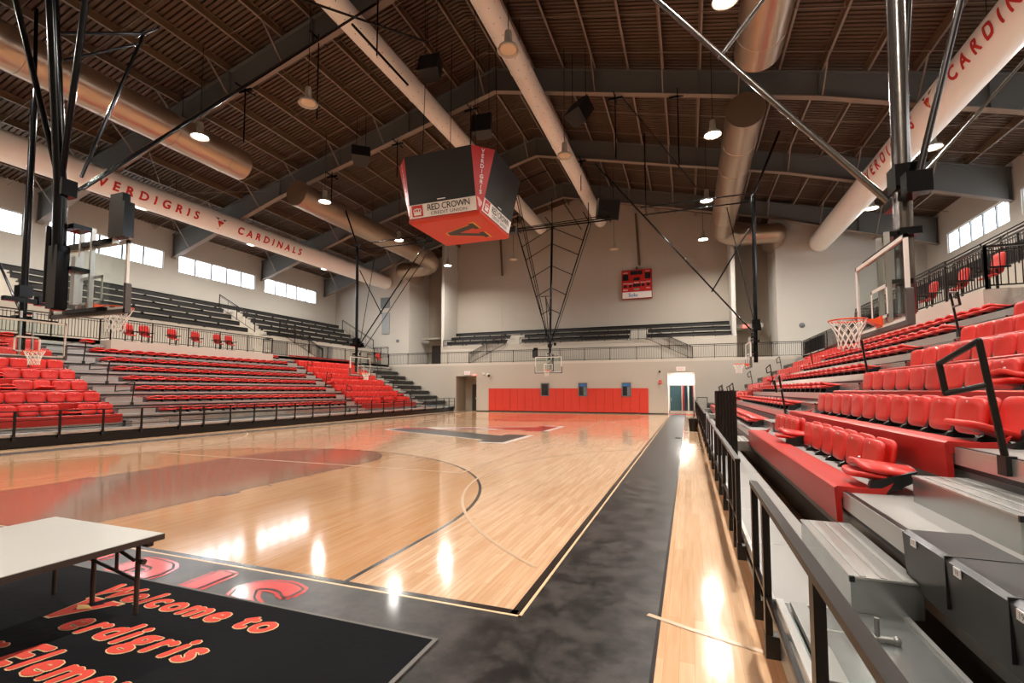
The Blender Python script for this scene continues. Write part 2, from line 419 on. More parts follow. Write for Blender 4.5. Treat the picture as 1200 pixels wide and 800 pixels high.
# lower far wall with two door openings
D1 = (-18.0, -16.15, 2.86); D2 = (-1.38, .38, 2.92)
m = MB(); y0, y1 = 35.2, 35.5
m.box(WL, D1[0], y0, y1, 0, 3.72, WALL); m.box(D1[0], D1[1], y0, y1, D1[2], 3.72, WALL); m.box(D1[1], D2[0], y0, y1, 0, 3.72, WALL)
m.box(D2[0], D2[1], y0, y1, D2[2], 3.72, WALL); m.box(D2[1], WR, y0, y1, 0, 3.72, WALL)
wall('wall_far_lower', m)
m = MB(); m.box(WL, WR, 35.2, 40.6, 3.72, 3.9, CONC); struct(m.build('floor_walkway'))
m = MB(); m.box(-15.05, -2.7, 35.16, 35.2, 0, .07, BLK); m.box(-2.7, D2[0], 35.17, 35.2, 0, .07, BLK); m.box(D1[1], -15.05, 35.17, 35.2, 0, .07, BLK); m.box(D2[0], D2[1], 34.95, 35.25, 0.004, .03, LETR)
struct(m.build('baseboard_far'))
# near wall behind the camera
m = MB(); gable(m, WL-.3, WR+.3, YN-.3, YN, 0, WALL); wall('wall_near', m)
# door recesses
m = MB(); y2 = 37.0
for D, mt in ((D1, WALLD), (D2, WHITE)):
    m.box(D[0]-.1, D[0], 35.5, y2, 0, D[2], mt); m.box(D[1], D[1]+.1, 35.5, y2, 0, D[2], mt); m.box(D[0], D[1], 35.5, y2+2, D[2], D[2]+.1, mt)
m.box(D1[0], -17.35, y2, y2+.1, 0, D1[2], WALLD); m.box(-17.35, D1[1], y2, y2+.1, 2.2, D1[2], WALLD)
m.box(D2[0], D2[1], 36.4, 36.5, 2.05, D2[2], WHITE)
m.box(D2[0]-1.5, D2[1]+1, 39.4, 39.5, 0, 2.9, TEAL); m.box(D2[0]-1.5, D2[0]-1.4, 36.5, 39.5, 0, 2.9, WHITE); m.box(D2[1]+1, D2[1]+1.1, 36.5, 39.5, 0, 2.9, WHITE)
m.box(-.55, -.35, 38.2, 39.4, 0, 2.9, DARKR); m.box(-.1, .0, 38.2, 39.4, 0, 2.9, WALL); m.box(.25, .45, 38.2, 39.4, 0, 2.9, DARKR)
wall('wall_door_recess', m)
# doors
m = MB(); m.box(-17.35, -16.25, 36.96, 37.0, 0, 2.2, DOORF); m.box(-16.97, -16.35, 36.92, 36.96, .05, 2.1, TEAL); d = struct(m.build('door_1'))
m = MB(); m.box(-17.0, -16.96, 36.86, 36.92, .95, 1.1, ALU); m.build('door_handle', d)
m = MB()
for x in (D2[0]+.02, -.52, .30): m.box(x, x+.07, 36.35, 36.42, 0, 2.08, ALU)
m.box(D2[0], D2[1], 36.35, 36.42, 2.02, 2.1, ALU); m.box(D2[0], D2[1], 36.35, 36.42, 0.03, .22, ALU); d = struct(m.build('door_2'))
m = MB(); m.add([(D2[0]+.05, 36.38, .2), (D2[1], 36.38, .2), (D2[1], 36.38, 2.05), (D2[0]+.05, 36.38, 2.05)], [(0, 1, 2, 3)], DGLASS); m.build('door_glass', d)
m = MB(); m.box(-1.22, -1.2, 36.28, 36.35, .9, 1.15, ALU); m.build('door_handle', d)
m = MB(); m.box(-23.35, -22.0, 40.5, 40.6, 3.9, 6.0, DOORF); m.box(-22.2, -22.0, 40.45, 40.6, 3.9, 6.0, PURL); d = struct(m.build('door_3'))
m = MB(); m.box(4.6, 4.75, 40.5, 40.6, 3.9, 6.1, DOORF); struct(m.build('door_4'))

# ============================================================ ROOF
for i, y in enumerate(FRAMES):
    m = MB(); xs = [WL, WL+3, WL+6, WL+9.2, XC-9, XC-4, XC, XC+4, XC+9, WR-9.2, WR-6, WR-3, WR]
    b = [(x, zbot(x)) for x in xs]; t = [(x, ztop(x)-.3) for x in xs]
    m.prism(b+t[::-1], y-.012, y+.012, BEAM)
    for (p, q) in zip(b, b[1:]): m.bar((p[0], y, p[1]), (q[0], y, q[1]), .3, .035, FLNG)
    for (p, q) in zip(t, t[1:]): m.bar((p[0], y, p[1]), (q[0], y, q[1]), .3, .035, BEAM)
    for x in (WL+.1, WL+4, WL+9.2, XC-9.5, XC-5, XC, XC+5, XC+9.5, WR-9.2, WR-4, WR-.1): m.box(x-.01, x+.01, y-.14, y+.14, zbot(x), ztop(x)-.3, BEAM)
    struct(m.build('ceiling_beam'))
PX = [XC+s*(.55+1.5*k) for s in (-1, 1) for k in range(16) if abs(.55+1.5*k) < 23]
for x in PX:
    m = MB(); z = ztop(x); s = 1 if x > XC else -1
    m.box(x-.012, x+.012, YN, 39.6, z-.28, z-.02, PURL)
    m.box(x, x+.075*s, YN, 39.6, z-.295, z-.28, FLNG); m.box(x, x-.07*s, YN, 39.6, z-.03, z-.015, PURL)
    struct(m.build('ceiling_purlin'))
# ribbed deck: ribs run up the slope
m = MB(); pitch = .2; y = YN-.3; prof = []
while y < 41:
    prof += [(y, 0), (y+.125, 0), (y+.135, .09), (y+.19, .09)]; y += pitch
for xa, xb in ((WL-.5, XC), (XC, WR+.5)):
    vs = []
    for (yy, dz) in prof: vs += [(xa, yy, ztop(xa)+dz), (xb, yy, ztop(xb)+dz)]
    m.add(vs, [(2*i, 2*i+1, 2*i+3, 2*i+2) for i in range(len(prof)-1)], DECKM)
struct(m.build('ceiling_deck'))
m = MB()
for xa, xb in ((WL-.6, XC), (XC, WR+.6)):
    m.add([(xa, YN-.4, ztop(xa)+.2), (xb, YN-.4, ztop(xb)+.2), (xb, 41.2, ztop(xb)+.2), (xa, 41.2, ztop(xa)+.2)], [(0, 1, 2, 3)], DECKM)
struct(m.build('roof'))
# flange braces from beam bottoms to the purlins, and bridging rods
for i, y in enumerate(FRAMES):
    m = MB()
    for k, x in enumerate(PX):
        if k % 2 == 0:
            zb = zbot(x)
            for s in (-1, 1): m.bar((x, y+s*.1, zb+.05), (x, y+s*1.15, ztop(x)-.28), .05, .05, FLNG)
    struct(m.build('ceiling_brace'))
for y in [a+b for a in FRAMES[:-1] for b in (1.3, 3.5, 5.7)]:
    m = MB()
    for xa, xb in ((WL, XC), (XC, WR)): m.tube((xa, y, ztop(xa)-.3), (xb, y, ztop(xb)-.3), .014, FLNG, 6)
    struct(m.build('ceiling_rod'))
for (x0, x1, y0, y1) in ((WL+.3, WL+8, 14.4, 21.4), (WL+8, WL+.3, 14.4, 21.4), (WL+.3, WL+8, 28.4, 35.4), (WR-8, WR-.3, 14.4, 21.4), (WR-.3, WR-8, 21.4, 28.4), (XC-10, XC-2, 7.4, 14.4), (XC+2, XC+9, 7.4, 14.4)):
    m = MB(); m.tube((x0, y0, ztop(x0)-.5), (x1, y1, ztop(x1)-.5), .015, FLNG, 6); struct(m.build('ceiling_rod'))

# ============================================================ RETRACTABLE BLEACHERS
ROW, RISE, D0 = .765, .405, .40
def TX(s): return (lambda t: t) if s > 0 else (lambda t: -17.65-t)
def tfront(k): return 1.2+ROW*k            # front of deck k+1 (row k)
def zdeck(k): return D0+RISE*(k+1)          # top of the deck that carries row k
SECT = {'A': (4.8, 11.05), 'M': (12.6, 23.1), 'C': (24.25, 30.35)}
AISLES = [(3.5, 4.75), (11.1, 12.55), (23.15, 24.2), (30.4, 31.45)]
YB0, YB1 = YN+.1, 35.1
BUL = (13.4, 22.1)                          # the balcony stands one row further out here
sidename = {1: 'right', -1: 'left'}
bankname = {1: 'bleacher beside the black court strip', -1: 'bleacher across the court under the long windows'}
for s in (1, -1):
    X = TX(s)
    root = thing('telescopic_bleacher', 'bank of grey stepped decks with red seats, ' + ('beside the near black strip' if s > 0 else 'across the court beyond the far sideline'), 'bleacher', (X(.45), 17, 0))
    # front walkway deck
    m = MB()
    if s > 0:
        m.box(X(.45), X(.97), 3.3, YB1, .33, D0, DECK)
        for q in range(40):
            y = 3.3+q*1.2
            if y < YB1-1: m.box(X(.46), X(.96), y, y+.01, D0, D0+.001, ALU)
        m.box(X(.43), X(.46), 3.3, YB1, .28, D0+.012, ALU)
    else:
        m.box(X(.45), X(1.15), YB0, YB1, .33, D0, DECK); m.box(X(.43), X(.46), YB0, YB1, .3, D0+.01, ALU)
    m.build('deck', root)
    m = MB(); m.box(X(.5), X(.55), YB0, YB1, .02, .33, WOOD_RUN if s > 0 else BLACKM); m.box(X(.43), X(.5), YB0, YB1, .22, .33, BLACKM if s < 0 else GALVD)  # right skirt in floor-board wood: the floor's reflection put into its colour
    m.build('front_skirt', root)
    if s > 0:
        m = MB(); m.box(.46, 1.116, YB0, 3.3, .36, D0, GALV); m.box(.46, .50, YB0, 3.3, D0, D0+.02, ALU); m.box(1.09, 1.116, YB0, 3.3, D0, D0+.012, ALU)
        m.box(.80, .81, YB0, 3.05, D0, D0+.003, GALVD); m.box(.56, .80, 3.0, 3.015, D0, D0+.003, ALU)
        m.box(.52, .60, 2.4, 3.2, D0+.02, D0+.05, GALVD); m.box(.52, .60, 1.2, 2.3, D0+.02, D0+.05, GALVD)
        m.build('galvanised_deck', root, label='shiny galvanised deck at the near end')
        m = MB(); m.tube((.86, 2.95, D0), (.86, 2.95, D0+.12), .012, GALVD); m.tube((.80, 2.95, D0+.02), (.94, 2.95, D0+.02), .016, GALVD); m.ball((.80, 2.95, D0+.02), .022, GALVD); m.ball((.94, 2.95, D0+.02), .022, GALVD)
        m.build('deck_latch', root)
    for k in range(8):
        z = zdeck(k); t0 = tfront(k); t1 = t0+ROW+.03
        if k == 7:
            segs = [(YB0, BUL[0]-.02), (BUL[1]+.02, YB1)]; t1 = 6.9
        elif k == 6:
            segs = [(YB0, YB1)]; t1 = 6.13
        else: segs = [(YB0, YB1)]
        for a, b in segs:
            m = MB(); m.box(X(t0+.045), X(t1), a, b, z-.05, z, DECK)
            m.box(X(t0), X(t0+.05), a, b, z-.13, z+.004, ALU); m.box(X(t0+.012), X(t0+.045), a, b, z+.004, z+.009, BROWNM)
            m.box(X(t0+.06), X(t0+.10), a, b, z-RISE+.0, z-.14, GALV if s < 0 else GALVD)
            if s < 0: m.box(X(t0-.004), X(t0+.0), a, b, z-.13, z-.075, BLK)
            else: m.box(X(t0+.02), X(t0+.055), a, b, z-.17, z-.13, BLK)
            m.build('deck', root)
    # understructure
    m = MB()
    for y in (YB0+.05, 4.8, 11.1, 17.8, 24.2, 30.4, YB1-.05):
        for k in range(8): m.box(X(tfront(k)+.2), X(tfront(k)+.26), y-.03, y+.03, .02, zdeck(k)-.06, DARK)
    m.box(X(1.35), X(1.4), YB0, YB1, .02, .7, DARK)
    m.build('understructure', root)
    # aisle half steps
    for a, b in AISLES:
        for k in range(8):
            if k == 7 and BUL[0] < a < BUL[1]: continue
            zt = zdeck(k)-RISE+.2; t1 = tfront(k)-.015; t0 = t1-.34
            if k == 0 and s > 0 and a < 4: a, b = 3.22, 4.68
            m = MB(); m.box(X(t0), X(t1), a+.08, b-.1, zt-.2, zt-.012, GALV if s > 0 else ALU)
            m.box(X(t0-.004), X(t1), a+.075, b-.095, zt-.012, zt, ALU)
            for i in range(3): m.box(X(t0+.05+.1*i), X(t0+.08+.1*i), a+.09, b-.11, zt, zt+.003, DECK)
            m.box(X(t0-.006), X(t0+.02), a+.068, a+.085, zt-.03, zt+.002, BLK)
            m.build('aisle_step', root)
    # red moulded platforms under the upright seats
    for key in 'AC':
        a, b = SECT[key]
        for k in range(8):
            z = zdeck(k); t0 = tfront(k)
            if k == 7 : pass
            m = MB()
            prof = [(X(t0-.06), z+.035), (X(t0-.035), z+.05), (X(t0+.24), z+.035), (X(t0+.24), z+.012), (X(t0-.01), z+.012), (X(t0-.005), z-.25), (X(t0-.045), z-.25)]
            m.prism(prof, a, b, REDP)
            for yy in (a, b-.02): m.prism([(X(t0-.05), z+.03), (X(t0+.28), z+.05), (X(t0+.36), z+.10), (X(t0+.30), z+.0), (X(t0-.03), z-.05)], yy-.005, yy+.025, REDP)
            m.build('platform_cover', root, label='red moulded platform cover')

# ------------------------------------------------------------ stadium seats
def puff(mb, w, h, th, fr, mt, dish=.012, corner=.09, n=40, curve=.018):
    """soft rounded panel; fr maps (across, up, out) to 3-D"""
    def outline(s_, e=5.0):
        P = []
        for i in range(n):
            a = 2*pi*i/n; c, d = cos(a), sin(a)
            P.append((w/2*s_*math.copysign(abs(c)**(2/e), c), h/2+h/2*s_*math.copysign(abs(d)**(2/e), d)))
        return P
    rings = [(outline(.95), 0), (outline(1), th*.25), (outline(1), th*.7), (outline(.94), th), (outline(.6), th-dish*.6), (outline(.25), th-dish)]
    vs = []
    for P, o in rings: vs += [fr(x, y, o+curve*(1-(2*x/w)**2)) for x, y in P]
    fs = []
    for r in range(len(rings)-1):
        for i in range(n): j = (i+1) % n; fs.append((r*n+i, r*n+j, (r+1)*n+j, (r+1)*n+i))
    fs += [tuple(range(n-1, -1, -1)), tuple(range(len(vs)-n, len(vs)))]
    mb.add(vs, fs, mt, True)
# local frame: seat faces -x (the court), y across, origin on the deck at the middle of the front of its row
def fr_plane(o, lean):
    c, s_ = cos(lean), sin(lean)
    return lambda x, y, d: (o[0]+y*s_-d*c, o[1]+x, o[2]+y*c+d*s_)
def seat_parts(kind):
    out = {}
    if kind == 'upright':
        a = MB(); puff(a, .485, .335, .05, fr_plane((.47, 0, .05), .10), RED)
        a.ball((.44, .0, .35), .013, SCREW, 8, 4); 
        b = MB(); puff(b, .485, .35, .045, fr_plane((.54, 0, .05), .16), RED, n=28)
    elif kind == 'open':
        a = MB(); puff(a, .47, .40, .05, fr_plane((.50, 0, .10), -1.25), RED)
        b = MB(); puff(b, .485, .35, .05, fr_plane((.54, 0, .05), .18), RED)
    else:
        a = MB(); puff(a, .47, .40, .045, fr_plane((.50, 0, .12), -1.40), RED, n=28, curve=.035)
        b = MB(); puff(b, .48, .42, .05, fr_plane((.56, 0, .165), -1.44), RED, n=28, curve=-.05)
        b.ball((.2, 0, .27), .012, SCREW, 8, 4)
    h = MB()
    for y in (-.245,):
        if kind == 'flat':
            h.prism([(.18, .0), (.30, .0), (.52, .12), (.52, .2), (.30, .13), (.2, .10)], y-.02, y+.03, HUB)
        else:
            h.prism([(.36, .0), (.60, .0), (.58, .035), (.52, .05), (.54, .15), (.44, .15), (.42, .06), (.38, .04)], y-.025, y+.03, HUB)
    h.bar((.53 if kind != 'flat' else .4, -.26, .06), (.53 if kind != 'flat' else .4, .26, .06), .035, .035, HUB)
    return a, b, h
proto = {}
for kind in ('upright', 'flat', 'open'):
    a, b, h = seat_parts(kind)
    proto[kind] = [(n_, mb) for n_, mb in (('cushion', a), ('backrest', b), ('hinge_bracket', h))]
protomesh = {}
for kind in proto:
    protomesh[kind] = []
    for n_, mb in proto[kind]:
        o = mb.build(n_); protomesh[kind].append((n_, o.data, mb)); bpy.data.objects.remove(o)
seats = []
rnd = random.Random(3)
for s in (1, -1):
    for key, (a, b) in SECT.items():
        for k in range(8):
            n = 20 if key == 'M' else 12
            w = (b-a)/n
            for i in range(n):
                y = a+w*(i+.5)
                if k == 7 and BUL[0]-.2 < y < BUL[1]+.2: continue
                kind = 'flat' if key == 'M' else 'upright'
                if key != 'M':
                    if i == 0 and s > 0 and k in (0, 1): kind = ('flat', 'open')[k]
                    elif rnd.random() < (.06 if s > 0 else .14): kind = 'open' if rnd.random() < .35 else 'flat'
                x = TX(s)(tfront(k)); z = zdeck(k)
                if in_view(x, y, z+.3): seats.append((math.dist((x, y, z), (0, 0, H)), s, key, k, i, n, x, y, z, kind))
seats.sort()
blockname = {('A', 1): 'near block', ('M', 1): 'middle block', ('C', 1): 'far block', ('A', -1): 'nearest block', ('M', -1): 'middle block', ('C', -1): 'farthest block'}
far_mb = MB()
state = {'upright': 'upright', 'flat': 'flat-folded', 'open': 'half-open'}
for idx, (d, s, key, k, i, n, x, y, z, kind) in enumerate(seats):
    rz = 0 if s > 0 else pi
    if idx < 300:
        lab = '%s red seat, %s from near end, %s row, %s, %s' % (state[kind], ORD[i], ORD[k], blockname[(key, s)], 'bleacher beside black strip' if s > 0 else 'bleacher across the court')
        r = thing('stadium_seat', lab, 'seat', (x, y, z), 'red folding seats on the bleacher ' + ('beside the black strip' if s > 0 else 'across the court'))
        del r['org']; r.rotation_euler = (0, 0, rz)
        for n_, me, _ in protomesh[kind]:
            c = bpy.data.objects.new(n_, me); COL.objects.link(c); c.parent = r
    else:
        c_, s_ = cos(rz), sin(rz)
        for n_, me, mb in protomesh[kind]:
            o = len(far_mb.v); far_mb.v += [(x+p[0]*c_-p[1]*s_, y+p[0]*s_+p[1]*c_, z+p[2]) for p in mb.v]
            for fc, mi, sm in zip(mb.f, mb.mi, mb.sm):
                far_mb.f.append(tuple(o+q for q in fc)); far_mb.mi.append(far_mb.m(mb.mats[mi])); far_mb.sm.append(sm)
o = far_mb.build('stadium_seats'); tag(o, 'farther rows of red folding seats on both bleachers, too many to tell apart', 'seats'); o['kind'] = 'stuff'

# black bench seats without backs
def bench(s, a, b, k, label, group, tags=False):
    X = TX(s); z = zdeck(k); t = tfront(k)
    r = thing('bench_seat', label, 'bench', (X(t), (a+b)/2, z), group)
    m = MB(); m.prism([(X(t-.05), z+.035), (X(t-.02), z+.05), (X(t+.27), z+.05), (X(t+.30), z+.02), (X(t+.30), z+.0), (X(t), z+.0), (X(t), z-.24), (X(t-.035), z-.25)], a, b, BENCH)
    nn = max(1, int((b-a)/.46))
    m.build('seat_shell', r)
    m = MB()
    for i in range(1, nn): y = a+(b-a)*i/nn; m.box(X(t-.052), X(t+.27), y-.004, y+.004, z-.2, z+.053, BLK)
    m.build('seam', r)
    if tags:
        for i in range(1, nn+1):
            y = b-.16-(i-1)*.46
            m = MB(); m.box(t-.058, t-.053, y-.03, y+.03, z-.005, z+.035, WHITE)
            m.text(str(16+i), .035, BLK, lambda px, py, y=y: (t-.0585, y-px, z+.015+py)); m.build('number_tag', r)
bench(1, YB0, 3.45, 0, 'black bench seat with small white number tags at the near end of the bleacher', None, True)
for k in range(7):
    bench(-1, 31.5, 34.85, k, 'short black bench, %s row up, at the far end of the bleacher across the court' % ORD[k], 'short black benches beyond the red seats')
    bench(1, 31.5, 34.85, k, 'short black bench, %s row up, far end of the bleacher beside the black strip' % ORD[k], 'short black benches at the far right end')

# silver end posts and small aisle handrails
def handrail(s, k, ya, dy, n):
    X = TX(s); t = tfront(k); z = zdeck(k)-.06
    B = (X(t+.0), ya, z)
    T = Vector((X(t-.11), ya, z+.85)); E_ = T+Vector((X(t-(.12 if dy > 0 else .2))-X(t), dy, -.14)); F_ = E_+Vector((X(t+.03)-X(t), 0, -.22)); G_ = Vector(B)*.33+T*.67+Vector((0, 0, -.02))
    r = thing('aisle_handrail', n, 'handrail', B, 'looped handrails in the bleacher aisles')
    m = MB(); m.path([B, tuple(T), tuple(E_), tuple(F_), tuple(G_)], .021, BROWNM, 10); m.build('looped_rail', r)
    m = MB(); m.box(X(t-.03), X(t+.03), ya-.05, ya+.05, z-.05, z+.08, BLK); m.build('foot_bracket', r)
an = ['nearest', 'second', 'third', 'farthest']
for s in (1, -1):
    for ai, (a, b) in enumerate(AISLES):
        for k in (1, 3, 5):
            ya = (a+b)/2; dy = .26 if (ai != 1) else -.74
            if in_view(TX(s)(tfront(k)), ya, zdeck(k)+.5): handrail(s, k, ya, dy, 'looped dark handrail at the %s step of the %s aisle, %s' % (ORD[k], an[ai], 'bleacher beside the black strip' if s > 0 else 'bleacher across the court'))

# front guard rails
def front_rail(s, a, b, posts, label):
    X = TX(s); t = .38
    r = thing('guard_rail', label, 'railing', (X(t), a, .0), 'low front guard rails of the bleachers')
    for y in posts:
        m = MB(); m.box(X(t-.018), X(t+.018), y-.03, y+.03, .24, 1.05, BROWNM); m.box(X(t-.02), X(t+.07), y-.035, y+.035, .22, .34, BLK); m.build('post', r)
    m = MB(); m.box(X(t-.022), X(t+.022), a, b, 1.045, 1.075, BROWNM); m.build('top_rail', r)
    m = MB(); m.box(X(t-.012), X(t+.012), a, b, .52, .545, BROWNM)
    if s < 0: m.box(X(t-.012), X(t+.012), a, b, .78, .80, BROWNM)
    m.build('lower_rail', r)
front_rail(1, YB0, 3.5, [-.9, .3, 1.85, 3.0, 3.47], 'dark guard rail in front of the galvanised deck and black bench')
front_rail(1, 4.56, 12.0, [4.6, 4.95, 5.5, 6.4, 7.3, 8.4, 9.6, 10.8, 12.0], 'dark guard rail along the near red platform beside the wooden run-off')
front_rail(1, 13.4, 24, [13.4, 14.8, 16.2, 17.6, 19, 20.4, 21.8, 23.2, 24], 'dark guard rail along the middle seats beyond the ribbed panel')
front_rail(1, 25, 35.0, [25, 26.4, 27.8, 29.2, 30.6, 32, 33.4, 35.0], 'dark guard rail nearest the lit glass doors')
LP = [5.5, 6.7, 7.84, 8.89, 10.04, 11.21, 12.56, 13.5, 14.66, 15.83, 17.04, 18.16, 19.34, 20.57, 21.79, 22.81, 24.15, 25.35, 26.45, 27.64, 28.58, 30.39, 32.01, 33.21, 34.06, 35.0]
front_rail(-1, 5.5, 11.21, [y for y in LP if y <= 11.21], 'dark guard rail in front of the nearest red seats across the court')
front_rail(-1, 11.21, 23.5, [y for y in LP if 11.21 < y < 23.5], 'long dark guard rail in front of the flat-folded seats across the court')
front_rail(-1, 23.5, 35.0, [y for y in LP if y > 23.5], 'dark guard rail in front of the far red seats and short black benches')
m = MB(); m.box(-18.03, -18.0, 11.21, 11.24, 1.045, 1.07, BROWNM)

# ribbed dark divider standing on the front deck, and clutter beyond it
r = thing('divider_panel', 'tall dark brown ribbed panel standing on the front deck by the rail', 'panel', (.67, 10.3, .4))
m = MB()
for i in range(7): x = .48+i*.055; m.box(x, x+.05, 10.2, 10.32 if i % 2 else 10.29, .4, 1.66, BROWNM)
m.box(.48, .86, 10.3, 10.42, .4, 1.64, BROWNM); m.build('ribbed_face', r)
m = MB()
for x in (.57, .72): m.path([(x, 10.3, 1.64), (x-.02, 10.3, 1.73), (x+.03, 10.3, 1.76), (x+.05, 10.3, 1.64)], .008, BLK, 6)
m.build('hook', r)
r = thing('side_gate', 'narrow dark barrier standing across the deck near the glass doors', 'barrier', (.8, 34.9, .4))
m = MB(); m.path([(.5, 34.9, .4), (.5, 34.9, 1.2), (1.15, 34.9, 1.2), (1.15, 34.9, .4)], .025, BROWNM); m.build('frame', r)
m = MB(); m.box(.24, .27, 31.0, 34.8, .05, 1.3, BROWNM); m.build('mesh_panel', r)
r = thing('waste_bin', 'dark bin at the foot of the rail beyond the ribbed panel', 'bin', (.15, 21, 0))
m = MB(); m.lathe([(.16, 0), (.2, .5), (.21, .52), (.17, .52), (.14, .03)], (.14, 21.0, 0.0), BROWNM, 20); m.build('body_shell', r)

# ============================================================ BALCONY AND UPPER LEVEL
for s in (1, -1):
    X = TX(s); nm = sidename[s]
    m = MB(); m.box(X(6.92), X(7.1), YN, 35.2, 0, 3.9, WALL); m.box(X(6.15), X(6.92), BUL[0], BUL[1], 3.1, 3.9, WALL); struct(m.build('wall_balcony_'+nm))
    m = MB(); m.box(X(6.92), X(9.1), YN, 37, 3.72, 3.905, CONC); struct(m.build('floor_balcony_'+nm))
    # parapet, stepped concrete
    m = MB(); m.box(X(9.05), X(9.25), YN, 23.2, 3.9, 5.4, WALL); m.box(X(9.05), X(9.25), 24.45, 37, 3.9, 5.4, WALL)
    for k in range(5):
        t0 = 9.25+.76*k; z = 5.35+.47*k
        for a, b in ((YN, 23.2), (24.45, 36.9 if k > 3 else 35.6-0*k)): m.box(X(t0), X(14.32), a, b, z-.47 if k else 3.9, z, CONC)
    for k in range(9): m.box(X(8.95+.4*k), X(14.3), 23.2, 24.45, 3.9+.26*k if k else 3.9, 4.16+.26*(k+1), CONC)
    struct(m.build('wall_terrace_'+nm))
    for k in range(5):
        t0 = 9.45+.76*k; z = 5.35+.47*k
        for j, (a, b) in enumerate(((YN, 11.0), (12.3, 23.1), (24.6, 35.1))):
            if k == 4: b = {0: 12.3, 1: 24.6, 2: 35.3}[j]
            if not (in_view(X(t0), a, z+.4) or in_view(X(t0), b, z+.4) or in_view(X(t0), (a+b)/2, z+.4)): continue
            r = thing('terrace_bench', '%s black bench up the high terrace %s, %s stretch' % (ORD[k], 'under the windows across the court' if s < 0 else 'above the near balcony', ('nearest', 'middle', 'farthest')[j]), 'bench', (X(t0), a, z), 'long black benches on the high terraces')
            m = MB(); m.box(X(t0), X(t0+.30), a, b, z+.36, z+.42, BENCH); m.box(X(t0), X(t0+.03), a, b, z+.14, z+.42, BENCH); m.build('plank', r)
            y = a+.4
            while y < b: m = MB(); m.box(X(t0+.06), X(t0+.24), y-.02, y+.02, z, z+.36, HUB); m.build('bracket', r); y += 1.5
def rail_line(P, Q, z0, label, group='picket railings along the walkways', h=.95, step=.115, post=1.8, zq=None, name='picket_railing'):
    """picket railing from P to Q (x,y); zq is the base height at Q for a sloping run"""
    P = Vector((P[0], P[1], z0)); Q = Vector((Q[0], Q[1], z0 if zq is None else zq)); L_ = (Q-P).length; n = max(1, round(L_/post)); d = (Q-P)/n
    r = thing(name, label, 'railing', tuple(P), group)
    for i in range(n+1):
        c = P+d*i; m = MB(); m.bar(c, c+Vector((0, 0, h)), .045, .045, BROWNM); m.build('post', r)
    m = MB(); m.bar(P+Vector((0, 0, h)), Q+Vector((0, 0, h)), .045, .05, BROWNM); m.build('top_rail', r)
    for i in range(n):
        a = P+d*i; k = max(2, int(d.length/step)); m = MB()
        m.bar(a+Vector((0, 0, .08)), a+d+Vector((0, 0, .08)), .03, .03, BROWNM); m.bar(a+Vector((0, 0, h-.1)), a+d+Vector((0, 0, h-.1)), .025, .025, BROWNM)
        for j in range(1, k): c = a+d*j/k; m.bar(c+Vector((0, 0, .08)), c+Vector((0, 0, h-.05)), .016, .016, BROWNM)
        m.build('picket_panel', r)
    return r
for s in (1, -1):
    X = TX(s); w = 'above the bleacher beside the black strip' if s > 0 else 'above the bleacher across the court'
    if s < 0: rail_line((X(6.97), 3), (X(6.97), BUL[0]), 3.9, 'nearest picket railing '+w)
    else: rail_line((X(6.97), 8.5), (X(6.97), BUL[0]), 3.9, 'nearest picket railing '+w)
    rail_line((X(6.22), BUL[0]), (X(6.22), BUL[1]), 3.9, 'long picket railing on the jutting balcony '+w)
    rail_line((X(6.22), BUL[0]), (X(6.97), BUL[0]), 3.9, 'short return railing, near end of balcony, '+w, post=.8)
    rail_line((X(6.22), BUL[1]), (X(6.97), BUL[1]), 3.9, 'short return railing, far end of balcony, '+w, post=.8)
    rail_line((X(6.97), BUL[1]), (X(6.97), 35.2), 3.9, 'farthest picket railing '+w)
rail_line((TX(-1)(6.97), 35.28), (-13.0, 35.28), 3.9, 'walkway railing over the left doorway')
rail_line((-13.0, 35.28), (-3.5, 35.28), 3.9, 'walkway railing over the three small windows')
rail_line((-3.5, 35.28), (6.9, 35.28), 3.9, 'walkway railing over the lit glass doors')
# dark privacy screens on the right rail corners
for a, b, lab in ((30.2, 34.9, 'dark blue-black banner on the railing at the far corner'), (19.2, 23.6, 'dark ribbed screen fixed inside the railing behind the basketball rim')):
    m = MB(); x = 6.99 if a > 25 else 7.1
    m.box(x, x+.03, a, b, 4.0, 5.0 if a < 25 else 4.8, mat('dark banner', '2B2A33', .6))
    for i in range(int((b-a)/.3)): m.box(x-.015, x, a+.05+i*.3, a+.12+i*.3, 4.0, 4.95 if a < 25 else 4.78, BLK)
    tag(m.build('rail_banner'), lab, 'banner')

# loose red seats standing along the balcony rails
def balcony_seat(s, y, label):
    X = TX(s); t = 6.5
    r = thing('balcony_chair', label, 'chair', (X(t), y, 3.9), 'loose red chairs along the balcony')
    m = MB(); fr = fr_plane((.10, 0, .36), .12)
    puff(m, .46, .5, .05, (lambda a, b, c: (X(t)+(fr(a, b, c)[0])*s, y+a, 3.9+fr(a, b, c)[2])), RED, n=24); m.build('backrest', r)
    m = MB(); puff(m, .44, .42, .05, (lambda a, b, c: (X(t)-.1*s+(b-.2)*s*.5, y+a, 3.9+.34+.1*b-c)), RED, n=24); m.build('cushion', r)
    m = MB()
    for q in (-.25, .25): m.box(X(t)-.2, X(t)+.2, y+q-.02, y+q+.02, 4.38, 4.42, HUB); m.box(X(t)-.02, X(t)+.02, y+q*.6-.02, y+q*.6+.02, 3.91, 4.38, HUB)
    m.box(X(t)-.2, X(t)+.2, y-.2, y+.2, 3.905, 3.93, HUB); m.build('frame', r)
for y, l in ((14.3, 'first'), (15.0, 'second'), (16.3, 'third'), (17.5, 'fourth'), (18.75, 'fifth'), (19.45, 'sixth'), (33.2, 'last')): balcony_seat(-1, y, 'red chair behind the pickets across the court, %s from the near end' % l)
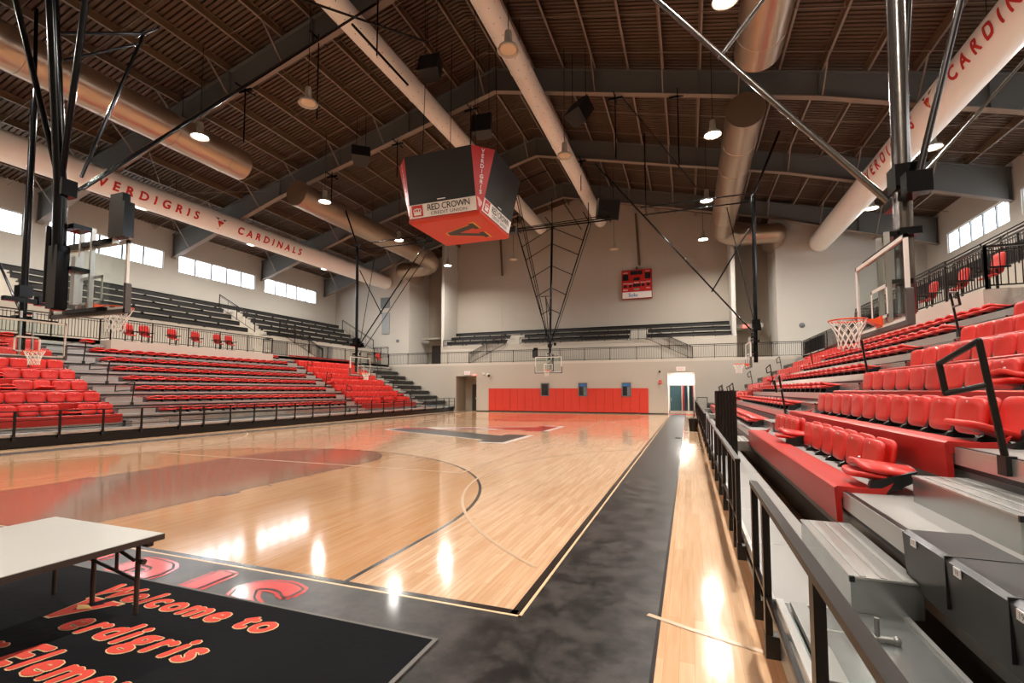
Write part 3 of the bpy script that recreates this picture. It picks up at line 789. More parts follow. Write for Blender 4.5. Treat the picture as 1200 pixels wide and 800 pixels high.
for y, l in ((13.75, 'first'), (15.2, 'second'), (16.8, 'third')): balcony_seat(1, y, 'red chair behind the pickets above the near bleacher, %s from the near end' % l)

# upper bleacher on the far wall
m = MB(); m.box(XP, XQ, 36.95, 37.1, 3.9, 5.55, WALL)
for k in range(3): m.box(XP+.2, XQ-.2, 37.1+.8*k, 39.6, 3.9 if k == 0 else 5.0+.45*k, 5.5+.47*k, CONC)
struct(m.build('wall_terrace_far'))
BL = [(-19.95, -14.3), (-13.0, -4.2), (-2.9, 2.95)]
for k in range(3):
    for j, (a, b) in enumerate(BL if k < 2 else [(-19.9, -4.5), (-4.5, 2.95)]):
        y = 37.25+.8*k; z = 5.5+.47*k
        r = thing('terrace_bench', '%s black bench up the far wall terrace, %s stretch' % (ORD[k], ('first', 'middle', 'last')[j] if k < 2 else ('longer', 'shorter')[j]), 'bench', (a, y, z), 'black benches under the wall scoreboard')
        m = MB(); m.box(a, b, y, y+.3, z+.37, z+.45, BENCH); m.box(a, b, y, y+.03, z+.16, z+.45, BENCH); m.build('plank', r)
        x = a+.3
        while x < b: m = MB(); m.box(x-.02, x+.02, y+.06, y+.24, z, z+.37, HUB); m.build('bracket', r); x += 1.5
rail_line((-2.9, 36.85), (0.3, 36.85), 5.5, 'sloping stair railing going down right beside the wall scoreboard', 'stair railings', zq=3.9, name='stair_railing')
rail_line((-14.3, 36.85), (-17.6, 36.85), 5.5, 'sloping stair railing going down left on the far wall', 'stair railings', zq=3.9, name='stair_railing')
rail_line((-4.1, 36.85), (-2.9, 36.85), 5.5, 'short level landing railing in the gap between far benches', 'landing railings', name='landing_railing', post=.6)
rail_line((-20.1, 36.85), (-14.4, 36.85), 5.5, 'see-through railing before the left far wall benches', 'landing railings', step=.9, name='landing_railing', h=.55)
rail_line((-13.0, 36.85), (-4.3, 36.85), 5.5, 'see-through railing before the middle far wall benches', 'landing railings', step=.9, name='landing_railing', h=.55)
X = TX(-1)
rail_line((X(8.95), 25.2), (X(8.95), 29.4), 5.6, 'sloping stair railing below the high terrace across the court', 'stair railings', zq=3.9, name='stair_railing', h=1.0)
rail_line((X(9.1), 23.3), (X(12.4), 23.3), 5.5, 'stair railing climbing the gap in the high terrace', 'stair railings', zq=7.3, step=.9, name='stair_railing')
rail_line((X(9.1), 35.9), (X(12.6), 35.9), 5.3, 'stair railing at the far end of the high terrace across the court', 'stair railings', zq=7.3, step=.9, name='stair_railing')
rail_line((X(7.5), 35.9), (X(9.0), 35.9), 4.6, 'small landing railing in the far corner across the court', 'landing railings', name='landing_railing', post=.8)
rail_line((X(6.9), 33.9), (X(8.2), 33.9), 3.9, 'low gate railing at the far corner of the balcony across the court', 'landing railings', name='landing_railing', post=.65)
m = MB()
for y in (28.9, 29.75):
    m.box(X(9.04), X(9.0), y, y+.8, 3.92, 5.2, mat('grey louvre door', '8C877E', .6))
    for i in range(14): m.box(X(9.0), X(8.985), y+.06, y+.74, 4.0+i*.085, 4.03+i*.085, MULL)
struct(m.build('door_5'))
m = MB(); m.box(X(9.04), X(9.0), 24.6, 25.9, 3.92, 5.1, mat('grey louvre door', '8C877E', .6)); struct(m.build('door_6'))
X = TX(1)
rail_line((9.05, 12.5), (9.05, 21.4), 5.35, 'upper picket railing before the high terrace above the near bleacher', h=.9)
rail_line((9.05, 22.0), (9.05, 24.6), 5.5, 'arched dark stair gate seen behind the backboard', h=.95, name='stair_railing', group='stair railings')
rail_line((7.1, 12.4), (9.6, 12.4), 3.9, 'steep stair railing at the top right of the near bleacher', zq=5.9, name='stair_railing', group='stair railings')
rail_line((9.1, 23.4), (12.4, 23.4), 5.5, 'stair railing up the terrace gap above the near balcony', zq=7.3, step=.9, name='stair_railing', group='stair railings')
for i, (y, z) in enumerate(((19.6, 6.0), (16.6, 6.0), (21.5, 5.9))):
    r = thing('looped_handrail', 'looped dark handrail on the high right terrace, %s along' % ('second', 'first', 'third')[i], 'handrail', (9.3, y, 5.35), 'looped handrails on the high terrace')
    m = MB(); m.path([(9.15, y, 5.35), (9.2, y, 6.25), (9.6, y-.1, 6.65), (10.4, y-.1, 7.05), (10.4, y-.1, 6.35)], .024, BROWNM); m.build('bent_tube', r)

# ============================================================ FAR WALL FITTINGS
xs0, xs1 = -15.05, -2.72; n = 20
wsp = [(-10.68, -10.02), (-7.75, -7.08), (-4.56, -3.9)]
for i in range(n):
    a = xs0+(xs1-xs0)*i/n; b = xs0+(xs1-xs0)*(i+1)/n
    m = MB(); z = .09
    m.prism([(a+.002, z), (b-.002, z), (b-.002, 1.84), (a+.002, 1.84)], 35.155, 35.2, REDPAD)
    m.prism([(a+.008, z+.01), (b-.008, z+.01), (b-.008, 1.83), (a+.008, 1.83)], 35.13, 35.156, REDPAD)
    tag(m.build('wall_pad'), 'red vinyl wall pad on the far wall, %s from the left' % ORD[i], 'wall pad', 'red wall pads behind the far baseline')
for i, (a, b) in enumerate(wsp):
    m = MB()
    for q in ((a, b, 1.24, 1.30), (a, b, 2.19, 2.25), (a, a+.06, 1.24, 2.25), (b-.06, b, 1.24, 2.25)): m.box(q[0], q[1], 35.09, 35.13, q[2], q[3], MULL)
    m.box(a+.06, b-.06, 35.115, 35.125, 1.3, 2.19, BLK)
    if i: m.box(a+.08, b-.08, 35.108, 35.115, 1.98, 2.17, NAVY); m.box((a+b)/2+.05, b-.08, 35.108, 35.115, 1.32, 1.95, MULL)
    o = struct(m.build('window_%d' % (11+i)))
    g = MB(); g.add([(a+.05, 35.1, 1.28), (b-.05, 35.1, 1.28), (b-.05, 35.1, 2.2), (a+.05, 35.1, 2.2)], [(0, 1, 2, 3)], WGLASS); g.build('window_pane', o)
def box_thing(name, label, cat, c, d, mt, group=None, extra=None):
    r = thing(name, label, cat, c, group); m = MB()
    m.box(c[0]-d[0]/2, c[0]+d[0]/2, c[1]-d[1]/2, c[1]+d[1]/2, c[2]-d[2]/2, c[2]+d[2]/2, mt); m.build('housing', r)
    if extra: mm = MB(); extra(mm); mm.build(extra.__name__, r)
def sign_lettering(c, txt, size, mt, dy=-.03):
    def lettering(mm): mm.text(txt, size, mt, lambda x, y: (c[0]+x, c[1]+dy, c[2]+y), offset=.006)
    return lettering
c = (-16.95, 35.16, 3.1); box_thing('notice_sign', 'small white sign above the dark left doorway', 'sign', c, (.55, .06, .3), WHITE, None, sign_lettering(c, 'EXIT', .2, PINK, -.032))
c = (-.5, 35.16, 3.18); box_thing('notice_sign', 'small white sign above the lit glass doors', 'sign', c, (.6, .06, .3), WHITE, None, sign_lettering(c, 'EXIT', .2, PINK, -.032))
c = (-16.3, 35.17, 2.93); box_thing('exit_sign', 'small red exit light at the corner of the left doorway', 'exit sign', c, (.34, .06, .12), EXITM, None, sign_lettering(c, 'EXIT', .1, WHITE, -.032))
c = (-20.9, 39.15, 6.9); box_thing('exit_sign', 'glowing red exit sign high in the left wall recess', 'exit sign', c, (.42, .08, .26), EXITM, None, sign_lettering(c, 'EXIT', .16, WHITE, -.042))
c = (4.05, 38.85, 6.42); box_thing('exit_sign', 'glowing red exit sign on the soffit at the right recess', 'exit sign', c, (.42, .08, .26), EXITM, None, sign_lettering(c, 'EXIT', .16, WHITE, -.042))
r = thing('wall_camera', 'dark domed camera on the far wall beside the left doorway', 'camera', (-15.1, 35.2, 2.9)); m = MB(); m.box(-15.2, -15.0, 35.1, 35.2, 2.85, 3.05, WHITE); m.build('mount', r); m = MB(); m.ball((-15.0, 35.02, 2.86), .11, BLK); m.build('dome', r)
r = thing('wall_speaker', 'small round white fitting left of the domed camera', 'wall fitting', (-15.5, 35.2, 3.0)); m = MB(); m.ball((-15.5, 35.14, 3.0), .09, WHITE); m.build('dome', r)
r = thing('wall_mounted_strobe', 'small dark strobe plate on the wall right of the red pads', 'alarm', (-1.92, 35.2, 3.0)); m = MB(); m.box(-1.98, -1.86, 35.14, 35.2, 2.95, 3.07, BLK); m.build('plate', r)
r = thing('wall_mounted_alarm', 'small red fire pull station beside the glass doors', 'alarm', (-1.9, 35.2, 2.2)); m = MB(); m.box(-2.0, -1.8, 35.14, 35.2, 2.15, 2.4, LETR); m.build('plate', r); m = MB(); m.box(-1.95, -1.85, 35.12, 35.14, 2.24, 2.28, WHITE); m.build('lever', r)
for i, (x, z) in enumerate(((-24.9, 6.2), (-26.3, 9.8))):
    r = thing('wall_vent', ('dark round fitting low', 'grey square louvre high')[i]+' on the pale far wall left of the recess', 'wall fitting', (x, 37, z)); m = MB(); w_ = (.12, .5)[i]; m.box(x-w_, x+w_, 36.93, 37, z-w_, z+w_, MULL); m.build('plate', r)
r = thing('electric_panel', 'tall grey panel on the far wall behind the left hoop mast', 'panel', (-26.2, 37, 7.2)); m = MB(); m.box(-26.6, -25.8, 36.9, 37, 6.9, 8.9, mat('pale blue grey panel', '9AA2A6', .5)); m.build('cabinet', r)
r = thing('wall_vent', 'round wall fitting on the pale wall above the right corner railing', 'wall fitting', (7.3, 37, 6.1)); m = MB(); m.lathe([(.01, -.05), (.16, -.05), (.18, 0)], (7.3, 37, 6.1), MULL, 20, 'Y'); m.build('disc', r)

# wall scoreboard
r = thing('wall_scoreboard', 'red scoreboard with white sponsor strip high on the far wall', 'scoreboard', (-3.8, 39.6, 9.0))
m = MB(); m.box(-5.0, -2.6, 39.35, 39.6, 9.1, 11.5, DARKR); m.box(-4.96, -2.64, 39.33, 39.35, 9.72, 11.46, SBRED); cab = m.build('cabinet', r)
m = MB()
for (x0, x1, z0, z1) in ((-4.9, -4.45, 10.65, 11.15), (-3.15, -2.7, 10.7, 11.2), (-4.3, -3.35, 11.08, 11.4), (-4.05, -3.55, 10.6, 10.85), (-4.1, -3.5, 10.1, 10.32), (-4.85, -4.6, 10.05, 10.25), (-4.4, -4.2, 10.05, 10.25), (-3.4, -3.2, 10.1, 10.32), (-3.0, -2.78, 10.12, 10.34), (-4.02, -3.58, 9.8, 9.95)): m.box(x0, x1, 39.315, 39.33, z0, z1, BLK)
m.build('digit_window', cab)
m = MB()
for t_, x, z in (('HOME', -4.68, 11.25), ('GUEST', -2.93, 11.32), ('FOULS', -4.7, 10.38), ('FOULS', -2.9, 10.45), ('BONUS', -4.3, 10.36), ('BONUS', -3.3, 10.42), ('PERIOD', -3.8, 10.42), ('FOULS', -4.7, 9.85), ('PLAYER', -3.8, 9.88), ('FOUL', -2.9, 9.95)): m.text(t_, .12, WHITE, lambda a, b, x=x, z=z: (x+a, 39.31, z+b), offset=.004)
m.build('lettering', r)
m = MB(); m.box(-4.95, -2.65, 39.32, 39.35, 9.17, 9.68, WHITE); m.text('Solu', .42, NAVY, lambda a, b: (-4.1+a, 39.315, 9.42+b), offset=.008); m.build('sponsor_strip', r)
m = MB(); m.tube((-3.79, 39.45, 11.5), (-3.79, 39.45, 11.75), .08, PURL); m.build('bracket', r)
for i, (x, za, zb) in enumerate(((-3.6, 11.9, 16.2), (-15.6, 12.1, 16.0))):
    r = thing('wall_conduit', ('brown drop pipe above the wall scoreboard', 'brown drop pipe on the far wall left of the hoop frame')[i], 'pipe', (x, 39.5, za)); m = MB(); m.tube((x, 39.45, za), (x-.2, 39.45, zb), .09, PURL, 12); m.build('pipe_run', r)
    m = MB(); m.ball((x, 39.45, za), .1, PURL); m.build('end_cap', r)

# ============================================================ DUCTS
def duct(name, x, z, rr, y0, y1, mt, label, seams=0, cat='duct', n=48):
    r = thing(name, label, cat, (x, y0, z)); m = MB()
    m.lathe([(rr, y0), (rr, y1)], (x, 0, z), mt, n, 'Y')
    for yy in (y0, y1): m.add([(x+rr*cos(2*pi*i/n), yy, z+rr*sin(2*pi*i/n)) for i in range(n)], [tuple(range(n))], mt)
    m.build('tube', r)
    if seams:
        m = MB(); y = y0+seams
        while y < y1-.3: m.lathe([(rr, y-.03), (rr+.018, y-.02), (rr+.018, y+.02), (rr, y+.03)], (x, 0, z), mt, n, 'Y'); y += seams
        m.build('seam_ring', r)
    return r
def hangers(r, x, z, rr, ys):
    for y in ys:
        m = MB(); m.tube((x, y, z+rr), (x, y, ztop(x)-.25), .01, BLKPIPE, 6); m.build('hanger_rod', r)
for s in (-1, 1):
    x = -26.2 if s < 0 else 8.5; z = 11.7; rr = .64
    r = duct('lettered_duct', x, z, rr, YN+.2, 36.9, WHITED, 'long white fabric duct lettered in red, ' + ('under the windows across the court' if s < 0 else 'above the near bleacher'))
    hangers(r, x, z, rr, (3, 10, 17.5, 24.5, 31.5))
    def wrap(cy, ang0, dirn, sd):
        # text runs along y, height wraps the tube; sd = side of the tube that faces the court
        def pl(a, b):
            th = ang0+b/rr
            return (x+sd*(rr+.006)*cos(th), cy+dirn*a, z+(rr+.006)*sin(th))
        return pl
    sd = 1 if s < 0 else -1; dirn = 1 if s < 0 else -1; a0 = -.42 if s < 0 else -.30
    m = MB()
    m.text('VERDIGRIS', .60, TXTR, wrap(16.0 if s < 0 else 23.4, a0, dirn, sd), offset=.022, spacing=1.85, cuts=8)
    m.text('CARDINALS', .60, TXTR, wrap(23.45 if s < 0 else 15.8, a0, dirn, sd), offset=.022, spacing=1.78, cuts=8)
    m.build('lettering', r)
    m = MB(); pl = wrap(19.75, a0, dirn, sd)
    m.add([pl(a*.36, b*.34) for a, b in ((-1, .9), (-.35, .9), (-.45, .6), (0, -.5), (.45, .6), (.35, .9), (1, .9), (.2, -1), (-.2, -1))], [(0,1,2,3,8), (3,4,5,6,7,8)], BLK)
    pl2 = (lambda a, b: tuple(v for v in wrap(19.75, a0, dirn, sd)(a, b)))
    def out(p): return (p[0]+sd*.006, p[1], p[2]-.003)
    m.add([out(pl(a*.3, b*.3)) for a, b in ((-.7, .5), (0, .6), (.65, .4), (.3, -.1), (0, -.7), (-.35, -.2))], [(0,1,2,3,4,5)], TXTR)
    m.add([out(out(pl(a*.3, b*.3))) for a, b in ((-.1, .0), (.3, .1), (.25, -.25), (0, -.45))], [(0,1,2,3)], GOLD)
    m.build('emblem', r)
for s in (-1, 1):
    x = XC+s*11.14; nm = 'across the court' if s < 0 else 'above the near side'
    r = duct('spiral_duct', x, 12.5, .7, YN+.2, 16.4, SPIRAL, 'near length of round bronze metal duct, '+nm, 2.4); hangers(r, x, 12.5, .7, (6, 13.5))
    r = duct('spiral_duct', x, 12.5, .7, 19.8, 34.0, SPIRAL, 'far length of round bronze metal duct with an elbow, '+nm, 2.4); hangers(r, x, 12.5, .7, (21.7, 26.5, 31.5))
    m = MB(); P = [(x, 33.9, 12.5)]+[(x+s*1.5*(1-cos(a)), 34+1.5*sin(a), 12.5-.25*sin(a)) for a in (pi/10*i for i in range(1, 6))]+[(x+s*3.4, 35.5, 12.2), (x+s*3.5, 38.0, 12.2)]
    for i, (a, b) in enumerate(zip(P, P[1:])): m.tube(a, b, .66, SPIRAL, 28, .66); m.ball(b, .66, SPIRAL, 24, 12)
    m.build('elbow', r)
for s in (-1, 1):
    x = XC+s*2.49; z = 15.2; rr = .44
    r = duct('perforated_tube', x, z, rr, YN+.2, 37.6, TUBEM, 'slim white perforated tube duct under the ridge, ' + ('left of the hanging scoreboard' if s < 0 else 'right of the hanging scoreboard'), 6.5)
    m = MB()
    for k in range(56):
        y = .5+k*.66
        for th in (-2.2+.0, -1.35, -.7): 
            a_ = th+(.2 if k % 2 else 0); p = Vector((x+(rr+.004)*cos(a_), y, z+(rr+.004)*sin(a_))); e1 = Vector((0, 1, 0)); e2 = Vector((-sin(a_), 0, cos(a_)))
            m.add([p+e1*.022*cos(t)+e2*.022*sin(t) for t in (pi/3*i for i in range(6))], [(0,1,2,3,4,5)], HOLE)
    m.build('perforation', r)
    m = MB(); m.lathe([(rr*.96, 37.6), (rr*.62, 37.9), (.01, 37.95)], (x, 0, z), TUBEM, 24, 'Y'); m.build('end_cone', r)
    hangers(r, x, z, rr, (4, 11, 18, 25, 32))

# ============================================================ LAMPS
LIGHTS = []
def high_bay(x, y, z, lit, label, P=330):
    r = thing('high_bay_lamp', label, 'lamp', (x, y, z), 'lit high bay lamps' if lit else 'unlit high bay lamps')
    m = MB(); m.lathe([(.01, .62), (.1, .62), (.11, .58), (.13, .22), (.15, .2), (.3, .1), (.34, .0), (.32, -.0), (.28, .08), (.12, .17), (.01, .18)], (x, y, z), LAMPB, 28); sh = m.build('shade', r)
    m = MB(); m.lathe([(.001, .03), (.24, .03), (.28, .055), (.001, .07)], (x, y, z), LENS if lit else LENSOFF, 24); m.build('lens', sh)
    m = MB(); m.tube((x, y, z+.6), (x, y, ztop(x)-.2), .012, BLKPIPE, 6); m.build('stem', r)
    if lit:
        l = bpy.data.lights.new('lamp light', 'AREA'); l.shape = 'DISK'; l.size = .42; l.energy = P; l.color = (1, .94, .86); l.spread = math.radians(165)
        o = bpy.data.objects.new('lamp_light', l); COL.objects.link(o); o.location = (x, y, z-.03); o['kind'] = 'helper'; o.parent = r; o.matrix_parent_inverse = Matrix.Translation(-Vector((x, y, z)))
ly = {6: 'nearest', 13: 'second', 20: 'third', 27: 'fourth', 34: 'farthest'}
for y in (-.5,)+tuple(ly):
    for x, z, nm in ((-18.2, 11.8, 'under the bronze duct across the court'), (1.1, 11.8, 'beside the near bronze duct')):
        high_bay(x, y, z, True, '%s bright round lamp %s' % (ly.get(y, 'end'), nm))
lz = {9.5: 'nearest', 16.4: 'second', 23.2: 'third', 30.0: 'farthest'}
for y in tuple(lz):
    for x, z, nm in ((9.35, 11.35, 'beside the near lettered duct'), (-27.1, 11.35, 'behind the lettered duct across the court')):
        high_bay(x, y, z, True, '%s bright round lamp %s' % (lz.get(y, 'end'), nm), 170)
for x, y, l in ((-12.7, 13, 'unlit round lamp left of the slim tubes, nearest'), (-4.95, 13, 'unlit round lamp over the slim tube right of the scoreboard, nearest'), (-4.95, 20, 'small unlit round lamp below the right slim tube, halfway along'), (-4.9, 34.5, 'unlit round lamp before the wall scoreboard'), (-12.7, 34.5, 'unlit round lamp left of the far hoop frame')):
    high_bay(x, y, 12.0 if y < 30 else 11.9, False, l)

# ============================================================ HANGING SPEAKERS
def speaker(x, y, z, w, tilt, rz, label):
    r = thing('hanging_speaker', label, 'loudspeaker', (x, y, z), 'black loudspeakers hung from the roof')
    R_ = Matrix.Rotation(rz, 4, 'Z')@Matrix.Rotation(tilt, 4, 'X')
    vs = [Vector(p) for p in ((-w/2,-w*.3,-w*.45),(w/2,-w*.3,-w*.45),(w*.36,w*.4,-w*.45),(-w*.36,w*.4,-w*.45),(-w/2,-w*.3,w*.45),(w/2,-w*.3,w*.45),(w*.36,w*.4,w*.45),(-w*.36,w*.4,w*.45))]
    m = MB(); m.add([Vector((x, y, z))+R_@v for v in vs], [(0,3,2,1),(4,5,6,7),(0,1,5,4),(1,2,6,5),(2,3,7,6),(3,0,4,7)], BLK); m.build('cabinet', r)
    g = [Vector((a*w*.44, -w*.31, b*w*.39)) for a, b in ((-1,-1),(1,-1),(1,1),(-1,1))]
    m = MB(); m.add([Vector((x, y, z))+R_@v for v in g], [(0,1,2,3)], mat('speaker grille', '0C0C0C', .8)); m.build('grille', r)
    m = MB()
    for q in (-.3, .3): m.tube((x+q*w, y, z+w*.4), (x+q*w, y, ztop(x)-.2), .012, BLKPIPE, 6)
    m.build('hanging_cable', r)
speaker(-15.9, 20.0, 14.0, .95, -.55, .7, 'black loudspeaker on the left roof beam')
speaker(-9.0, 15.3, 14.0, .85, -.3, .1, 'black loudspeaker nearest, above the hanging scoreboard')
speaker(-8.75, 19.7, 14.0, .95, -.1, .1, 'black loudspeaker right behind the hanging scoreboard top')
speaker(-4.3, 20.1, 14.0, 1.0, -.6, -.6, 'black loudspeaker right of the slim white tube')
speaker(-5.0, 32.0, 14.0, 1.5, .35, .5, 'large black loudspeaker cluster at the far end of the slim tube')

# ============================================================ BASKETBALL HOOPS
def hoop(cx, cy, n, zb, label, mast):
    """backboard centre (cx,cy) on its front face, facing n; zb = bottom edge height"""
    nx, ny = n; ax, ay = (-ny, nx)
    def P(a, b, c): return (cx+ax*a+nx*b, cy+ay*a+ny*b, c)
    def bx(m, a0, a1, b0, b1, c0, c1, mt):
        vs = [P(a, b, c) for c in (c0, c1) for a, b in ((a0, b0), (a1, b0), (a1, b1), (a0, b1))]
        m.add(vs, [(0,3,2,1),(4,5,6,7),(0,1,5,4),(1,2,6,5),(2,3,7,6),(3,0,4,7)], mt)
    r = thing('basketball_hoop', label, 'basketball hoop', (cx, cy, zb), 'basketball hoops hung from the roof')
    W, Hh = .915, 1.07; zt = zb+Hh
    m = MB(); bx(m, -W+.03, W-.03, -.012, 0, zb+.03, zt-.03, GLASS); m.build('backboard_glass', r)
    m = MB()
    bx(m, -W, W, -.03, .008, zt-.05, zt, WHITE); bx(m, -W, W, -.03, .008, zb, zb+.05, WHITE); bx(m, -W, -W+.05, -.03, .008, zb, zt, WHITE); bx(m, W-.05, W, -.03, .008, zb, zt, WHITE)
    bfr = m.build('backboard_frame', r)
    m = MB(); q = .305; z0 = zb+.14
    bx(m, -q, q, .001, .004, z0+.40, z0+.45, WHITE); bx(m, -q, q, .001, .004, z0, z0+.04, WHITE); bx(m, -q, -q+.05, .001, .004, z0, z0+.45, WHITE); bx(m, q-.05, q, .001, .004, z0, z0+.45, WHITE)
    m.build('target_square', bfr)
    m = MB(); bx(m, -W-.03, W+.03, -.05, .025, zb-.05, zb+.012, PADM)
    for s_ in (-1, 1):
        a0, a1 = (W-.015, W+.035) if s_ > 0 else (-W-.035, -W+.015)
        bx(m, a0, a1, -.05, .03, zb-.05, zb+.38, PADM); m.tube(P(s_*W, -.05, zb+.38), P(s_*W, .03, zb+.38), .026, PADM, 12)
    m.build('edge_padding', bfr)
    # rim
    zr = zb+.15; rc = P(0, .15+.23, zr); m = MB(); N_ = 28; rr = .228
    for i in range(N_):
        t0, t1 = 2*pi*i/N_, 2*pi*(i+1)/N_
        m.tube((rc[0]+rr*cos(t0), rc[1]+rr*sin(t0), zr), (rc[0]+rr*cos(t1), rc[1]+rr*sin(t1), zr), .011, RIMM, 8, caps=False)
    rim = m.build('rim_ring', r)
    m = MB(); bx(m, -.11, .11, .0, .02, zr-.12, zr+.03, RIMM)
    m.add([P(-.10, .02, zr), P(.10, .02, zr), P(.06, .17, zr), P(-.06, .17, zr), P(-.10, .02, zr-.1), P(.10, .02, zr-.1), P(.06, .17, zr-.02), P(-.06, .17, zr-.02)], [(0,1,2,3),(4,7,6,5),(0,3,7,4),(1,5,6,2),(0,4,5,1),(2,6,7,3)], RIMM)
    m.build('rim_bracket', rim)
    # net: twelve strands crossing in diamonds
    m = MB(); K = 12; rows = [(0, .225), (.08, .195), (.16, .16), (.24, .135), (.32, .125), (.40, .13)]
    pt = lambda i, j: (rc[0]+rows[j][1]*cos(2*pi*(i+.5*(j % 2))/K), rc[1]+rows[j][1]*sin(2*pi*(i+.5*(j % 2))/K), zr-rows[j][0])
    for j in range(5):
        for i in range(K):
            for di in ((0, -1) if j % 2 == 0 else (0, 1)): m.tube(pt(i, j), pt(i+di, j+1), .0055, NETM, 5, caps=False)
    m.build('net', rim)
    # carrier frame behind the board
    m = MB()
    for s_ in (-.14, .14): bx(m, s_-.02, s_+.02, -.10, -.04, zb+.05, zt+.25, ALU)
    bx(m, -.7, .7, -.09, -.03, zt-.02, zt+.05, BLKPIPE); bx(m, -.5, .5, -.1, -.03, zb+.0, zb+.06, BLKPIPE)
    bx(m, -.16, .16, -.34, -.10, zb+.6, zb+.66, BLKPIPE); bx(m, -.16, .16, -.34, -.10, zt+.18, zt+.25, BLKPIPE)
    m.build('carrier_frame', r)
    mast(r, P, bx, zb, zt)
    return r
def cy_far(P): return P(0, 0, 0)[1] > 10
def main_mast(r, P, bx, zb, zt):
    m = MB(); top = P(0, -1.15, 13.2); k0 = P(0, -.45, 4.75)
    m.tube(P(0, -.40, zb-.02), k0, .085, BLKPIPE, 16); m.tube(k0, top, .08, BLKPIPE, 16); m.build('mast', r)
    tips = []
    for s_ in (-1, 1):
        m = MB(); e = P(s_*2.6, -1.15, 13.2); m.tube(k0, e, .042, BLKPIPE, 10); tips.append(Vector(e)); m.build('side_arm', r)
        if s_ > 0 and cy_far(P):
            m = MB(); m.tube(P(.12, -.5, 4.75), P(s_*2.75, -1.3, 13.2), .02, BLKPIPE, 8); m.build('side_rod', r)
    m = MB(); A = Vector(k0); B = Vector(top)
    for fz in ((.30, .48, .67, .86, 1.0) if cy_far(P) else (.48, .86)):
        c = A.lerp(B, fz)
        for t in tips: m.tube(c, A.lerp(t, fz*.86), .028, BLKPIPE, 8)
    m.build('chevron_strut', r)
    m = MB()
    for s_ in (-.06, .06): m.tube(P(s_, -.2, 4.8), P(s_, 7.1, 13.7), .024, BLKPIPE, 10)
    m.build('folding_brace', r)
    m = MB(); m.tube(P(0, -.2, 5.0), P(0, .58, 7.9), .025, BLKPIPE); m.tube(P(0, -.55, 7.1), P(0, .62, 7.95), .025, BLKPIPE); m.tube(P(0, -.5, 6.7), P(0, .58, 7.75), .02, BLKPIPE)
    m.tube(P(-.35, .60, 7.95), P(.25, .60, 7.95), .025, BLKPIPE); m.build('cross_strut', r)
    m = MB(); m.tube(P(-4.6, -1.15, 13.25), P(4.2, -1.15, 13.25), .05, BLKPIPE, 10); m.tube(P(-4.6, -.75, 13.25), P(4.2, -.75, 13.25), .04, BLKPIPE, 10)
    for a in (-4.2, -2.6, 0, 2.6, 4.0): m.tube(P(a, -1.9, 13.35), P(a, .6, 13.35), .035, BLKPIPE); m.tube(P(a, -1.15, 13.3), P(a, -1.15, 15.3-.25*abs(a)), .03, BLKPIPE)
    m.build('roof_frame', r)
    m = MB(); bx(m, -.11, .11, -.50, -.34, zb+.0, zb+.95, BLKPIPE); bx(m, -.05, .05, -.24, -.16, zb+.1, zb+.85, ALU); m.tube(P(.2, -.45, zb+.1), P(.2, -.45, zt+.2), .045, BLKPIPE, 12); bx(m, -.13, .13, -.5, -.3, 4.6, 4.85, BLKPIPE)
    m.tube(P(.35, -.2, 4.8), P(.5, -.2, 4.8), .1, BLKPIPE, 14)
    m.build('height_adjuster', r)
    m = MB(); sgn = -1
    bx(m, -1.15, -.80, -.24, -.10, zt-.02, zt+.50, BLKPIPE); bx(m, -1.11, -.84, -.10, -.09, zt+.03, zt+.45, SCRN); bx(m, -1.08, -.80, -.23, -.12, zt+.50, zt+.64, BLKPIPE)
    bx(m, -.9, -.84, -.2, -.14, zt-.1, zt+.1, ALU); m.build('shot_clock', r)
